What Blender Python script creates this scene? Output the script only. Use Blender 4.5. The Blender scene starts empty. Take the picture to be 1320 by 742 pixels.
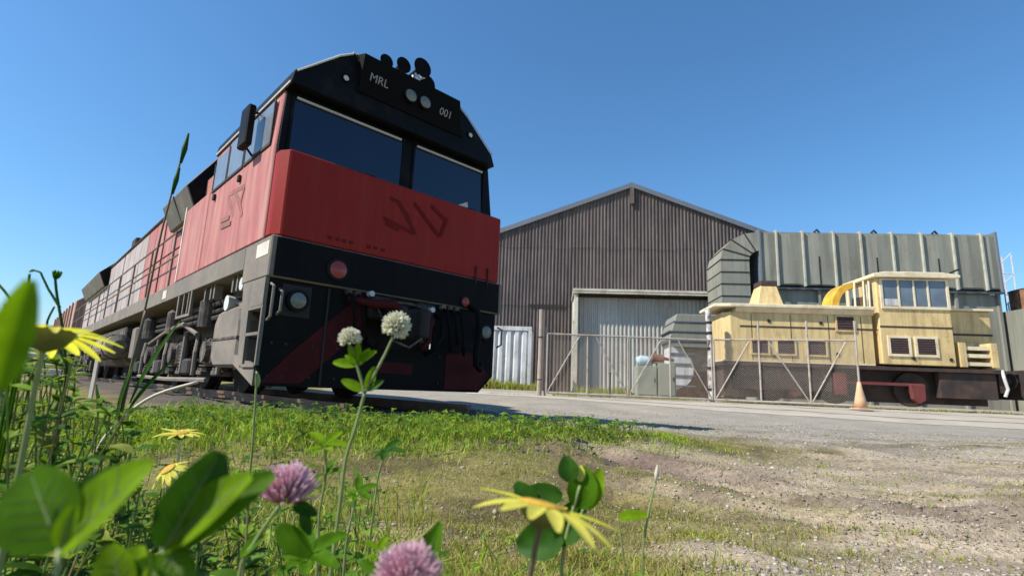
import bpy, bmesh, math, random
import numpy as np
from mathutils import Vector, Matrix
random.seed(7); RNG = np.random.default_rng(11)
scene = bpy.context.scene
COL = scene.collection
R = math.radians

# ------------------------------------------------------------------ camera
EYE = 0.45
FPX, PITCH, ROLL = 675.39, R(10.80), R(2.305)
cd = bpy.data.cameras.new('camera'); cam = bpy.data.objects.new('camera', cd); COL.objects.link(cam)
cd.sensor_width = 36.0; cd.lens = 36.0 * FPX / 1320.0
cd.clip_start = 0.01; cd.clip_end = 6000
_r0 = Vector((1, 0, 0)); _u0 = Vector((0, -math.sin(PITCH), math.cos(PITCH))); _f = Vector((0, math.cos(PITCH), math.sin(PITCH)))
_r = _r0 * math.cos(ROLL) + _u0 * math.sin(ROLL); _u = -_r0 * math.sin(ROLL) + _u0 * math.cos(ROLL)
_m = Matrix((( _r.x, _u.x, -_f.x, 0), (_r.y, _u.y, -_f.y, 0), (_r.z, _u.z, -_f.z, EYE), (0, 0, 0, 1)))
cam.matrix_world = _m
cd.dof.use_dof = True; cd.dof.focus_distance = 1.8; cd.dof.aperture_fstop = 9.5
scene.camera = cam

# ------------------------------------------------------------------ sky, sun, exposure
SUN_AZ, SUN_EL = R(180 + 70), R(45)          # clockwise from +Y
world = bpy.data.worlds.new('World'); scene.world = world; world.use_nodes = True
nt = world.node_tree; bg = nt.nodes['Background']
sky = nt.nodes.new('ShaderNodeTexSky'); sky.sky_type = 'NISHITA'; sky.sun_disc = False
sky.sun_elevation = SUN_EL; sky.sun_rotation = SUN_AZ; sky.altitude = 0; sky.air_density = 1.2; sky.dust_density = 0.4; sky.ozone_density = 9.5
hs = nt.nodes.new('ShaderNodeHueSaturation'); hs.inputs['Hue'].default_value = .494; hs.inputs['Saturation'].default_value = 1.06; nt.links.new(sky.outputs[0], hs.inputs['Color']); nt.links.new(hs.outputs[0], bg.inputs[0]); bg.inputs[1].default_value = 0.122
sl = bpy.data.lights.new('sun', 'SUN'); sl.energy = 5.0; sl.angle = R(0.53); sl.color = (1.0, 0.95, 0.87)
sun = bpy.data.objects.new('sun', sl); COL.objects.link(sun)
SDIR = Vector((math.sin(SUN_AZ) * math.cos(SUN_EL), math.cos(SUN_AZ) * math.cos(SUN_EL), math.sin(SUN_EL)))
sun.rotation_euler = SDIR.to_track_quat('Z', 'Y').to_euler()
sun.location = SDIR * 40
scene.view_settings.view_transform = 'Standard'; scene.view_settings.look = 'None'
scene.view_settings.gamma = 1.0; scene.view_settings.exposure = 0.50
scene.render.engine = 'CYCLES'
scene.cycles.max_bounces = 6; scene.cycles.use_denoising = True

# ------------------------------------------------------------------ helpers
def ray(px, py):
    a2, b2 = (px - 660) / FPX, (py - 371) / FPX
    a = a2 * math.cos(ROLL) + b2 * math.sin(ROLL); b = -a2 * math.sin(ROLL) + b2 * math.cos(ROLL)
    return Vector((a, math.cos(PITCH) + b * math.sin(PITCH), math.sin(PITCH) - b * math.cos(PITCH)))
def at(px, py, Y):
    d = ray(px, py); d = d * (Y / d.y); return Vector((d.x, d.y, d.z + EYE))
class Plane:
    """a vertical plane through (ox, oy) turned by yaw; turns a measured point of the photograph into (along, height)"""
    def __init__(s, ox, oy, yaw):
        s.o = Vector((ox, oy)); s.yaw = yaw; s.u = Vector((math.cos(yaw), math.sin(yaw))); s.n = Vector((-math.sin(yaw), math.cos(yaw)))
    def __call__(s, px, py, depth=0.0):
        d = ray(px, py); t = (s.o.dot(s.n) + depth) / (d.xy.dot(s.n)); P = d * t
        return (P.xy - s.o).dot(s.u), P.z + EYE
def sstep(a, b, x):
    t = np.clip((np.asarray(x, float) - a) / (b - a), 0, 1); return t * t * (3 - 2 * t)

class MB:
    def __init__(s): s.v = []; s.f = []
    def add(s, vs, fs):
        o = len(s.v); s.v += [tuple(v) for v in vs]; s.f += [tuple(i + o for i in f) for f in fs]; return s
    def box(s, x0, x1, y0, y1, z0, z1):
        return s.add([(x0,y0,z0),(x1,y0,z0),(x1,y1,z0),(x0,y1,z0),(x0,y0,z1),(x1,y0,z1),(x1,y1,z1),(x0,y1,z1)],
                     [(0,3,2,1),(4,5,6,7),(0,1,5,4),(1,2,6,5),(2,3,7,6),(3,0,4,7)])
    def prism(s, poly, axis, a, b, poly2=None):
        # poly: 2D points; axis x: (y,z), y: (x,z), z: (x,y)
        def mk(p, t):
            return {'x': (t, p[0], p[1]), 'y': (p[0], t, p[1]), 'z': (p[0], p[1], t)}[axis]
        n = len(poly); q = poly2 or poly
        vs = [mk(p, a) for p in poly] + [mk(p, b) for p in q]
        fs = [tuple(range(n - 1, -1, -1)), tuple(range(n, 2 * n))] + [(i, (i + 1) % n, n + (i + 1) % n, n + i) for i in range(n)]
        return s.add(vs, fs)
    def tube(s, pts, rad, n=8, cap=True):
        pts = [Vector(p) for p in pts]; k = len(pts)
        if not hasattr(rad, '__len__'): rad = [rad] * k
        vs = []; ref = None
        for i, p in enumerate(pts):
            t = (pts[min(i + 1, k - 1)] - pts[max(i - 1, 0)]).normalized()
            if ref is None: ref = t.orthogonal()
            ref = (ref - t * ref.dot(t)); ref = ref.normalized() if ref.length > 1e-9 else t.orthogonal().normalized()   # carried along the path
            a = ref; b = t.cross(a)
            for j in range(n):
                th = 2 * math.pi * j / n; vs.append(p + (a * math.cos(th) + b * math.sin(th)) * rad[i])
        fs = [(i*n+j, i*n+(j+1)%n, (i+1)*n+(j+1)%n, (i+1)*n+j) for i in range(k-1) for j in range(n)]
        if cap: fs += [tuple(range(n - 1, -1, -1)), tuple(range((k-1)*n, k*n))]
        return s.add(vs, fs)
    def cyl(s, p0, p1, r0, r1=None, n=16): return s.tube([p0, p1], [r0, r0 if r1 is None else r1], n)
    def build(s, name, mat, parent=None, bevel=0, smooth=False, kind=None):
        me = bpy.data.meshes.new(name); me.from_pydata(s.v, [], s.f)
        bm = bmesh.new(); bm.from_mesh(me)
        bmesh.ops.recalc_face_normals(bm, faces=bm.faces)
        if bevel:
            bmesh.ops.bevel(bm, geom=[e for e in bm.edges if e.calc_face_angle(0) > .5], offset=bevel, segments=1, affect='EDGES', profile=.5)
        bm.to_mesh(me); bm.free()
        if smooth:
            for p in me.polygons: p.use_smooth = True
        me.materials.append(mat)
        return link(name, me, parent, kind)
def link(name, me, parent=None, kind=None):
    o = bpy.data.objects.new(name, me); COL.objects.link(o); o.parent = parent
    if kind: o['kind'] = kind
    return o
def tag(o, label, cat, group=None, kind=None):
    o['label'] = label; o['category'] = cat
    if group: o['group'] = group
    if kind: o['kind'] = kind
    return o
def thing(name, label, cat, loc=(0, 0, 0), rz=0, group=None):
    o = bpy.data.objects.new(name, None); COL.objects.link(o); o.location = loc; o.rotation_euler = (0, 0, rz)
    o.empty_display_size = .1
    return tag(o, label, cat, group)
def npmesh(name, V, F, mat, parent=None, cols=None, smooth=False, kind=None):
    """V (n,3), F (m,3 or 4) arrays; cols (n,3) base colours"""
    me = bpy.data.meshes.new(name); n, m, k = len(V), len(F), F.shape[1]
    me.vertices.add(n); me.vertices.foreach_set('co', np.asarray(V, np.float32).ravel())
    me.loops.add(m * k); me.loops.foreach_set('vertex_index', np.asarray(F, np.int32).ravel())
    me.polygons.add(m); me.polygons.foreach_set('loop_start', np.arange(0, m * k, k, dtype=np.int32))
    me.polygons.foreach_set('use_smooth', np.full(m, smooth))
    me.update(calc_edges=True)
    if cols is not None:
        at_ = me.attributes.new('tint', 'FLOAT_COLOR', 'POINT')
        c = np.ones((n, 4), np.float32); c[:, :3] = cols; at_.data.foreach_set('color', c.ravel())
    me.materials.append(mat)
    return link(name, me, parent, kind)

# ------------------------------------------------------------------ materials
MATS = {}
def mat(name, col, rough=.6, metal=0.0, var=.18, scale=3.0, dirt=None, damt=.5, dscale=2.0, streak=False, bump=.0, bscale=30.0,
        spec=.5, rnd=0.0, tint=False, transl=0.0, coat=0.0, rust=0.0, rcol=(.16, .075, .035), rscale=2.2):
    if name in MATS: return MATS[name]
    m = bpy.data.materials.new(name); m.use_nodes = True; t = m.node_tree; N = t.nodes; L = t.links
    b = N['Principled BSDF']; out = N['Material Output']
    b.inputs['Roughness'].default_value = rough; b.inputs['Metallic'].default_value = metal
    b.inputs['Specular IOR Level'].default_value = spec; b.inputs['Coat Weight'].default_value = coat
    tc = N.new('ShaderNodeTexCoord')
    def noise(sc, det=6, ro=.6, vec=None):
        x = N.new('ShaderNodeTexNoise'); x.inputs['Scale'].default_value = sc; x.inputs['Detail'].default_value = det; x.inputs['Roughness'].default_value = ro
        L.new(vec or tc.outputs['Object'], x.inputs['Vector']); return x.outputs['Fac']
    def mix(fac, a, c, blend='MIX'):
        x = N.new('ShaderNodeMix'); x.data_type = 'RGBA'; x.blend_type = blend
        for s_, v in ((x.inputs[0], fac), (x.inputs[6], a), (x.inputs[7], c)):
            if hasattr(v, 'links'): L.new(v, s_)
            elif isinstance(v, (int, float)): s_.default_value = v
            else: s_.default_value = (*v, 1)
        return x.outputs[2]
    def ramp(v, a, c):
        x = N.new('ShaderNodeMapRange'); x.inputs[1].default_value = a; x.inputs[2].default_value = c; L.new(v, x.inputs[0]); return x.outputs[0]
    base = col
    if tint:
        a_ = N.new('ShaderNodeAttribute'); a_.attribute_name = 'tint'; base = a_.outputs['Color']
        c = mix(ramp(noise(scale), .3, .7), mix(1.0, base, (1 - var,) * 3, 'MULTIPLY'), mix(1.0, base, (1 + var,) * 3, 'MULTIPLY'))
    else:
        lo = tuple(x * (1 - var) for x in col); hi = tuple(min(1, x * (1 + var)) for x in col)
        c = mix(ramp(noise(scale), .3, .7), lo, hi)
    if rnd:
        oi = N.new('ShaderNodeObjectInfo'); mr = N.new('ShaderNodeMapRange'); L.new(oi.outputs['Random'], mr.inputs[0])
        mr.inputs[3].default_value = 1 - rnd; mr.inputs[4].default_value = 1 + rnd
        cb = N.new('ShaderNodeCombineColor'); [L.new(mr.outputs[0], cb.inputs[i]) for i in range(3)]
        c = mix(1.0, c, cb.outputs[0], 'MULTIPLY')
    if dirt:
        vec = None
        if streak:
            mp = N.new('ShaderNodeMapping'); mp.inputs['Scale'].default_value = (6, 6, .5); L.new(tc.outputs['Object'], mp.inputs[0]); vec = mp.outputs[0]
        f = ramp(noise(dscale, 8, .65, vec), .62 - damt * .35, .80 - damt * .25)
        c = mix(f, c, dirt)
        rr = N.new('ShaderNodeMapRange'); L.new(f, rr.inputs[0]); rr.inputs[3].default_value = rough; rr.inputs[4].default_value = min(1, rough + .25)
        L.new(rr.outputs[0], b.inputs['Roughness'])
    if rust:
        # blotches with fine speckle inside, running a little downwards
        mp2 = N.new('ShaderNodeMapping'); mp2.inputs['Scale'].default_value = (1.6, 1.6, .8); L.new(tc.outputs['Object'], mp2.inputs[0])
        big = ramp(noise(rscale, 3, .5, mp2.outputs[0]), .60 - rust * .12, .72); fin = ramp(noise(rscale * 9, 6, .7, mp2.outputs[0]), .42, .62)
        mu = N.new('ShaderNodeMath'); mu.operation = 'MULTIPLY'; L.new(big, mu.inputs[0]); L.new(fin, mu.inputs[1])
        m2 = N.new('ShaderNodeMath'); m2.operation = 'MULTIPLY'; m2.use_clamp = True; L.new(mu.outputs[0], m2.inputs[0]); m2.inputs[1].default_value = rust
        c = mix(m2.outputs[0], c, rcol)
    L.new(c, b.inputs['Base Color'])
    if bump:
        bp = N.new('ShaderNodeBump'); bp.inputs['Strength'].default_value = bump; bp.inputs['Distance'].default_value = .02
        L.new(noise(bscale, 5), bp.inputs['Height']); L.new(bp.outputs[0], b.inputs['Normal'])
    if transl:
        tr = N.new('ShaderNodeBsdfTranslucent'); L.new(mix(1.0, c, (1.25, 1.3, .5), 'MULTIPLY'), tr.inputs[0])
        ms = N.new('ShaderNodeMixShader'); ms.inputs[0].default_value = transl
        L.new(b.outputs[0], ms.inputs[1]); L.new(tr.outputs[0], ms.inputs[2]); L.new(ms.outputs[0], out.inputs[0])
    MATS[name] = m; return m

DUST = (.30, .24, .18)
M_nose = mat('shade_darkened_red_paint', (.26, .017, .011), .5, var=.08, scale=1.6, dirt=(.28, .034, .022), damt=.35, rust=.45, rcol=(.10, .022, .018), rscale=1.3, dscale=1.6, streak=True, spec=.15, bump=.10, bscale=2.5)  # same red as the side, its colour darkened for the shaded front
M_red = mat('sunlit_faded_red_paint', (.37, .105, .092), .55, var=.14, scale=2.2, spec=.3, dirt=(.43, .225, .19), damt=.6, rust=.55, rcol=(.21, .13, .10), rscale=1.6, dscale=1.6, streak=True, bump=.03, bscale=8)  # faded dusty red, kept paler than the nose as its sunlit copy
M_black = mat('black_cab_paint', (.006, .006, .007), .5, spec=.1, var=.25, scale=4, dirt=(.022, .02, .018), damt=.35, dscale=2)
M_soot = mat('sooty_steel', (.014, .012, .011), .75, var=.3, scale=6, dirt=(.04, .03, .022), damt=.5, dscale=5)
M_frame = mat('dusty_underframe', (.15, .13, .108), .8, var=.15, scale=3, dirt=(.23, .19, .15), damt=.5, dscale=2.5, bump=.06, bscale=20)
M_bogie = mat('dusty_bogie_steel', (.038, .031, .027), .85, var=.3, scale=7, dirt=(.19, .15, .115), damt=.45, dscale=5, bump=.1, bscale=30)  # dusty steel, base darkened in place of the underframe's cast shadow
M_pilot = mat('black_pilot_paint', (.005, .005, .005), .65, spec=.12, var=.3, scale=3, dirt=(.014, .011, .009), damt=.4, dscale=2, streak=True)
M_stripe = mat('dull_red_stripe', (.062, .007, .008), .6, spec=.12, var=.2, scale=4, dirt=(.035, .012, .011), damt=.4, dscale=3)
M_greyhood = mat('weathered_grey_hood', (.42, .36, .34), .6, var=.12, scale=2, dirt=(.24, .17, .14), damt=.5, dscale=1.4, streak=True, rnd=.08)
M_olive = mat('olive_grey_duct', (.115, .105, .085), .65, var=.15, dirt=(.2, .17, .13), damt=.4)
M_glassf = mat('dark_windscreen', (.004, .010, .036), .06, var=.1, spec=.6)
M_glasss = mat('dusty_side_glass', (.16, .18, .20), .22, var=.2, scale=2, spec=.8)
M_light = mat('lamp_lens', (.6, .6, .55), .15, var=.1, scale=20)
M_lens = mat('dull_lamp_lens', (.16, .165, .14), .15, var=.2, scale=20)
M_redlens = mat('red_lamp_lens', (.28, .035, .03), .25, var=.1, scale=20)
M_white = mat('white_paint', (.58, .53, .45), .6, var=.1, dirt=(.45, .38, .3), damt=.4)
M_palebar = mat('pale_metal_trim', (.55, .54, .50), .4, var=.1)
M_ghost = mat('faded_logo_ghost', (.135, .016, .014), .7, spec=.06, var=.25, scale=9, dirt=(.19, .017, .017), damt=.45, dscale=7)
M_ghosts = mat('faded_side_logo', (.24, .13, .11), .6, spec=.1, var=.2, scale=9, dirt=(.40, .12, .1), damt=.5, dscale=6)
M_letter = mat('silver_letters', (.26, .26, .26), .5, var=.15, scale=12)
M_rubber = mat('black_rubber', (.005, .005, .005), .7, spec=.1, var=.2, scale=10)
M_rail = mat('worn_rail_steel', (.16, .11, .085), .5, metal=.4, var=.3, scale=8, dirt=(.14, .075, .045), damt=.6)
M_sleeper = mat('grey_timber_sleeper', (.17, .14, .115), .9, var=.25, scale=6, bump=.3, bscale=25, rnd=.15)
M_wagon = mat('faded_brown_red_wagon', (.44, .25, .20), .7, var=.12, scale=1.5, dirt=(.35, .26, .2), damt=.5)

# ------------------------------------------------------------------ ground height
YAW_T = R(43.43); TC = Vector((-2.2407, 4.7026))          # the locomotive's near front corner
T_DS = Vector((-math.sin(YAW_T), math.cos(YAW_T))); T_DW = Vector((math.cos(YAW_T), math.sin(YAW_T)))
RAIL_Z = EYE - .20
_W = [(RNG.normal(size=2) * s, RNG.uniform(0, 6.28), a) for s, a in [(.6, .02), (.9, .018), (1.6, .012), (2.7, .009), (5., .006), (8., .005), (13., .004), (19., .003), (27., .0025)] for _ in range(2)]
def wob(x, y, keep=18):
    h = np.zeros_like(np.asarray(x, float))
    for k, ph, a in _W[:keep]: h = h + a * np.sin(k[0] * x + k[1] * y + ph)
    return h
def seg(x, y, ax, ay, bx, by):
    dx, dy = bx - ax, by - ay; t = np.clip(((x - ax) * dx + (y - ay) * dy) / (dx * dx + dy * dy), 0, 1)
    return np.hypot(x - ax - t * dx, y - ay - t * dy)
_NT = {}
def vnoise(x, y, f, seed=0):
    if seed not in _NT: _NT[seed] = np.random.default_rng(seed).random((256, 256))
    T = _NT[seed]; x = x * f; y = y * f
    xi = np.floor(x).astype(int); yi = np.floor(y).astype(int); fx = x - xi; fy = y - yi; fx = fx * fx * (3 - 2 * fx); fy = fy * fy * (3 - 2 * fy)
    g = lambda a, b: T[a % 256, b % 256]
    return (g(xi, yi) * (1 - fx) + g(xi + 1, yi) * fx) * (1 - fy) + (g(xi, yi + 1) * (1 - fx) + g(xi + 1, yi + 1) * fx) * fy
def fbm(x, y, f, seed=0): return sum(vnoise(x, y, f * 2.1 ** i, seed + i) * .55 ** i for i in range(4)) / 1.98
RUTS = [((1.0, 6.6), (3.2, 5.6), (7.5, 4.9)), ((.7, 3.35), (1.4, 2.5), (3.2, 1.95)), ((.55, 3.75), (1.5, 2.75), (3.6, 2.25)), ((.45, 2.9), (1.3, 2.15), (2.9, 1.65)), ((.9, 5.2), (2.6, 4.3), (5.5, 3.7)), ((-.7, 1.75), (.1, 1.62), (.55, 1.5))]
def rut(x, y):
    d = np.full(np.shape(x), 9.0)
    for r_ in RUTS:
        for (ax, ay), (bx, by) in zip(r_[:-1], r_[1:]): d = np.minimum(d, seg(x, y, ax, ay, bx, by))
    return d
def gh(x, y):
    x = np.asarray(x, float); y = np.asarray(y, float); r = np.hypot(x, y)
    dp = (x - TC.x) * T_DW.x + (y - TC.y) * T_DW.y - 2.9       # distance to the far side of the train
    far = sstep(.5, 5, dp)
    h = .17 * (1 - sstep(.4, 2.2, r)) + far * (.25 * sstep(8.5, 14.5, y) + .13 * sstep(15.5, 21, y))
    h = h + .11 * np.exp(-(seg(x, y, -3.4, 3.5, 1.0, 4.35) / .55) ** 2)
    dtk = (x - TC.x) * T_DW.x + (y - TC.y) * T_DW.y - 1.45; stk_ = (x - TC.x) * T_DS.x + (y - TC.y) * T_DS.y
    h = np.maximum(h, .15 * (1 - sstep(1.7, 3.0, np.abs(dtk))) * sstep(-2.6, -1.0, stk_))
    fade = 1 - sstep(6, 12, r)
    h = h + wob(x, y) * (fade * .75 + .1)
    d = rut(x, y)
    h = h - .065 * np.exp(-(d / .06) ** 2) * (.5 + fbm(x, y, 1.1, 91)) + .03 * np.exp(-((d - .17) / .08) ** 2) * (.4 + fbm(x, y, 2.3, 92))
    return h

# ------------------------------------------------------------------ ground
def axis(lim, fine, n):
    t = np.linspace(0, 1, n); k = math.log(lim / fine)
    p = fine * (np.exp(k * t) - 1) / (1 - 1 / 1.0 if False else 1); return p * lim / p[-1]
ax_ = axis(900, .9, 440); XS = np.concatenate([-ax_[:0:-1], ax_]); YS = np.concatenate([-axis(200, 1.0, 40)[:0:-1], axis(1500, .9, 560)])
GX, GY = np.meshgrid(XS, YS); GZ = gh(GX, GY)
V = np.stack([GX, GY, GZ], -1).reshape(-1, 3); nx, ny = len(XS), len(YS)
ii = (np.arange(ny - 1)[:, None] * nx + np.arange(nx - 1)[None]).ravel()
F = np.stack([ii, ii + 1, ii + nx + 1, ii + nx], 1)
def turf(x, y):
    """0..1: how much of the ground is turf"""
    edge = .40 + .12 * y + .9 * (fbm(x, y, 1.3, 3) - .5)
    t = 1 - sstep(-.25, .35, x - edge)
    t = t * (1 - sstep(4.6, 5.6, y - .25 * x))
    strip = np.exp(-(seg(x, y, -3.2, 3.6, 1.9, 4.75) / .75) ** 2)
    patch = sstep(.50, .66, fbm(x * .6, y * 1.5, .8, 9)) * (1 - sstep(6.5, 8.5, y)) * .75
    left = 1 - sstep(-3.2, -1.5, x + .2 * y)
    return np.clip(np.maximum.reduce([t * .9, strip * 1.2, patch, left]) - .8 * np.exp(-(rut(x, y) / .12) ** 2), 0, 1)
def lush(x, y): return np.clip(np.exp(-(seg(x, y, -3.4, 3.55, 1.0, 4.45) / .6) ** 2) + np.exp(-(seg(x, y, -1.3, .9, -3.6, 3.4) / .7) ** 2) * .7, 0, 1)
tf = turf(GX, GY); lu = lush(GX, GY)
n1 = fbm(GX, GY, 2.2, 21)[..., None]; n2 = fbm(GX, GY, .5, 33)[..., None]
dirtc = np.array([.43, .345, .24]) * (.75 + .5 * n1); gravel = np.array([.31, .28, .23]) * (.8 + .4 * n1)
g_ = (sstep(4.6, 7.0, GY + .25 * GX) * (1 - .35 * sstep(.5, .7, n2[..., 0])))[..., None]
base = dirtc * (1 - g_) + gravel * g_
dry = np.array([.205, .17, .055]) * (.7 + .6 * n1); grn = np.array([.14, .18, .03]) * (.8 + .4 * n1)
tc_ = dry * (1 - lu[..., None]) + grn * lu[..., None]
base = base * (1 - tf[..., None]) + tc_ * tf[..., None]
trk = np.zeros_like(GX)
for (ax1, ay1, bx1, by1, w1, k1) in ((.3, 4.15, 9, 3.1, .07, .8), (.5, 3.2, 7, 2.0, .09, .65), (.9, 2.75, 5, 1.75, .06, .6), (.6, 2.25, 4, 1.35, .05, .75), (1.5, 5.6, 12, 4.6, .10, .6), (2.2, 7.2, 14, 6.3, .12, .55), (.9, 1.75, 3, 1.15, .05, .5), (2.5, 8.7, 14, 7.9, .10, .5)):
    dd_ = seg(GX, GY + .10 * (fbm(GX, GY, .9, 71) - .5), ax1, ay1, bx1, by1); trk = np.maximum(trk, np.exp(-(dd_ / w1) ** 2) * k1 * (.35 + .95 * fbm(GX, GY, 1.6, 73)))
trk = np.clip(trk, 0, .9)[..., None]; base = base * (1 - trk) + np.array([.15, .115, .09]) * trk
hum = (sstep(.50, .66, fbm(GX, GY, 3.1, 55)) * .75 * (1 - sstep(6, 9, GY)) * (.35 + .65 * tf))[..., None]; base = base * (1 - hum) + np.array([.085, .06, .038]) * hum
brn = (np.exp(-(seg(GX, GY, -.2, 3.75, 1.5, 3.35) / .22) ** 2) * .8)[..., None]; base = base * (1 - brn) + np.array([.15, .10, .08]) * (.7 + .6 * n1) * brn
rut_shade = np.exp(-(rut(GX, GY) / .065) ** 2)[..., None] * (.45 + .6 * n1); rut_shade = np.clip(rut_shade, 0, .95); base = base * (1 - rut_shade) + np.array([.10, .07, .055]) * rut_shade  # rut lines darkened: moist dirt with the ruts' shadow painted in
dtr = (GX - TC.x) * T_DW.x + (GY - TC.y) * T_DW.y - 1.45; bal = ((1 - sstep(1.6, 2.3, np.abs(dtr))) * sstep(-1.0, .5, (GX - TC.x) * T_DS.x + (GY - TC.y) * T_DS.y))[..., None]
base = base * (1 - bal) + np.array([.12, .10, .085]) * (.7 + .6 * n1) * bal
M_ground = mat('dirt_and_gravel', (1, 1, 1), .95, tint=True, var=.35, scale=38, bump=.9, bscale=90, spec=.15)
gr = npmesh('ground', V, F, M_ground, None, base.reshape(-1, 3), True); gr['kind'] = 'structure'

# concrete road along the gates
M_conc = mat('worn_concrete', (.40, .35, .275), .92, var=.12, scale=1.2, dirt=(.34, .30, .25), damt=.5, dscale=.9, bump=.25, bscale=60, spec=.2)
rx = np.concatenate([np.linspace(-1.2, 16, 120), np.linspace(16.5, 60, 30)])
near = np.interp(rx, [-1.2, .5, 2.2, 4.1, 7, 10, 16, 60], [15.4, 14.0, 12.9, 11.8, 11.0, 10.3, 9.6, 6.]) + .22 * (fbm(rx, rx * 0 + 3, .8, 5) - .5) * 2 + .1 * (fbm(rx, rx * 0, 4, 6) - .5)
farr = np.interp(rx, [-1.2, 6, 16, 60], [17.4, 16.6, 15.6, 11.5])
tt = np.linspace(0, 1, 26); RX = np.repeat(rx[None], 26, 0); RY = near[None] * (1 - tt[:, None]) + farr[None] * tt[:, None]
RZ = gh(RX, RY) + .03 * sstep(0, .03, tt)[:, None] + .006
V = np.stack([RX, RY, RZ], -1).reshape(-1, 3); nn = len(rx); ii = (np.arange(25)[:, None] * nn + np.arange(nn - 1)[None]).ravel()
road = npmesh('road', V, np.stack([ii, ii + 1, ii + nn + 1, ii + nn], 1), M_conc, None, None, True); road['kind'] = 'structure'
# dark cracks / sealed joints in the concrete
M_joint = mat('dark_road_joint', (.13, .115, .10), .9, var=.3, scale=8)
for k, (fr, w) in enumerate([(.16, .05), (.42, .035), (.70, .05)]):
    mb = MB(); xs = np.linspace(-.6 + 2 * k, 22, 110)
    for a, b in zip(xs[:-1], xs[1:]):
        q = []
        for x in (a, b):
            y = np.interp(x, rx, near) * (1 - fr) + np.interp(x, rx, farr) * fr + .10 * math.sin(x * 1.3 + k) + .04 * math.sin(x * 5 + k)
            ww = w * (.5 + .8 * abs(math.sin(x * 2.1 + k * 2)))
            for s in (-1, 1):
                yy = y + s * ww; q.append((x, yy, float(gh(x, yy)) + .041))
        mb.add([q[0], q[2], q[3], q[1]], [(0, 1, 2, 3)])
    mb.build('joint', M_joint, road)

# ------------------------------------------------------------------ railway track
track = thing('railway_track', 'rusty railway track with timber sleepers under the red locomotive', 'railway track', (TC.x, TC.y, RAIL_Z - .26), YAW_T)
RP = [(-.07, .0), (.07, .0), (.07, .018), (.012, .035), (.012, .115), (.035, .125), (.035, .155), (-.035, .155), (-.035, .115), (-.012, .115), (-.012, .035), (-.07, .018)]
for wc in (.73, 2.17):
    MB().prism([(wc + a, b + .105) for a, b in RP], 'y', -.35, 60).build('rail', M_rail, track)
sm = None
for k in range(44):
    if sm is None: o = MB().box(.2, 2.7, -.11, .11, -.06, .1).build('sleeper', M_sleeper, track, bevel=.012); sm = o.data
    else: o = link('sleeper', sm, track)
    o.location = (0, -.15 + k * .65, 0)

# ------------------------------------------------------------------ red locomotive; local x across, y back from the nose, z above the rail
loco = thing('diesel_locomotive', 'large faded red and black diesel locomotive with flat nose and roof horns', 'locomotive', (TC.x, TC.y, RAIL_Z), YAW_T)
TP = Plane(TC.x, TC.y, YAW_T)                   # nose plane: (across, world z)
def fp(px, py, s=0.0): a, z = TP(px, py, s); return a, z - RAIL_Z
SP = Plane(TC.x, TC.y, YAW_T + math.pi / 2)
def sp(px, py, w=0.0): a, z = SP(px, py, -w); return a, z - RAIL_Z
H = 1.39                                         # cab centre line
# nose and cab
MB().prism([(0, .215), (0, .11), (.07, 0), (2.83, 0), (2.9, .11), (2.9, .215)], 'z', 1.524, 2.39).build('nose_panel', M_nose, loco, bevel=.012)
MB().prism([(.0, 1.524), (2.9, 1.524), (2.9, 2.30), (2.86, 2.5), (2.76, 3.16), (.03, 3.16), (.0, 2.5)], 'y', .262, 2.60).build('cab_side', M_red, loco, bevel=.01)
MB().prism([(.035, 2.2), (2.865, 2.2), (2.84, 2.5), (2.74, 3.2), (.04, 3.2), (.02, 2.5)], 'y', .222, .261).build('windscreen_frame', M_black, loco)
MB().box(.02, 2.88, .217, .2215, 1.524, 2.37).build('door_gap', M_soot, loco)
RPF = [(.0, 3.10), (.025, 3.24), (.46, 3.63), (.60, 3.72), (2.06, 3.72), (2.22, 3.62), (2.66, 3.25), (2.72, 3.10)]
roof = MB().prism(RPF, 'y', .05, 2.64).build('roof', M_black, loco, bevel=.008)
# pale strips along the front roof edge paint its sun highlight
ins = [(.045, 3.22), (.46, 3.595), (.60, 3.685)]
rim = MB().tube([(p[0], .035, p[1] + .012) for p in ins], [.011, .013, .011], 6).build('roof_edge_highlight', M_palebar, roof)
MB().tube([(.012, .06, 3.115), (.012, 2.62, 3.115)], .016, 6).build('gutter', M_palebar, roof)
MB().tube([(.60, .035, 3.715), (2.06, .035, 3.715), (2.22, .035, 3.615), (2.66, .035, 3.25)], .009, 6).build('roof_edge_highlight', M_palebar, roof)
# number board box leaning forward
bx = MB(); nb = [(.66, 3.28), (2.20, 3.28)]
bx.add([(.66, .055, 3.30), (2.16, .055, 3.30), (2.02, .055, 3.712), (.64, .055, 3.712), (.70, .03, 3.30), (2.12, .03, 3.30), (1.98, -.09, 3.69), (.68, -.09, 3.69)],
       [(0, 3, 2, 1), (4, 5, 6, 7), (0, 1, 5, 4), (1, 2, 6, 5), (2, 3, 7, 6), (3, 0, 4, 7)])
board = bx.build('number_board', mat('matt_black_board', (.004, .004, .004), .7, spec=.08, var=.1), loco)
def on_board(z): return .03 + (-.09 - .03) * (z - 3.30) / .39
def text_mesh(body, size):
    cu = bpy.data.curves.new('t', 'FONT'); cu.body = body; cu.size = size; cu.extrude = .003; cu.align_x = 'CENTER'; cu.align_y = 'CENTER'; cu.offset = .0
    o = bpy.data.objects.new('t', cu); COL.objects.link(o); dg = bpy.context.evaluated_depsgraph_get(); dg.update()
    me = bpy.data.meshes.new_from_object(o.evaluated_get(dg)); bpy.data.objects.remove(o); return me
tilt = math.atan2(.39, .12)
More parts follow.
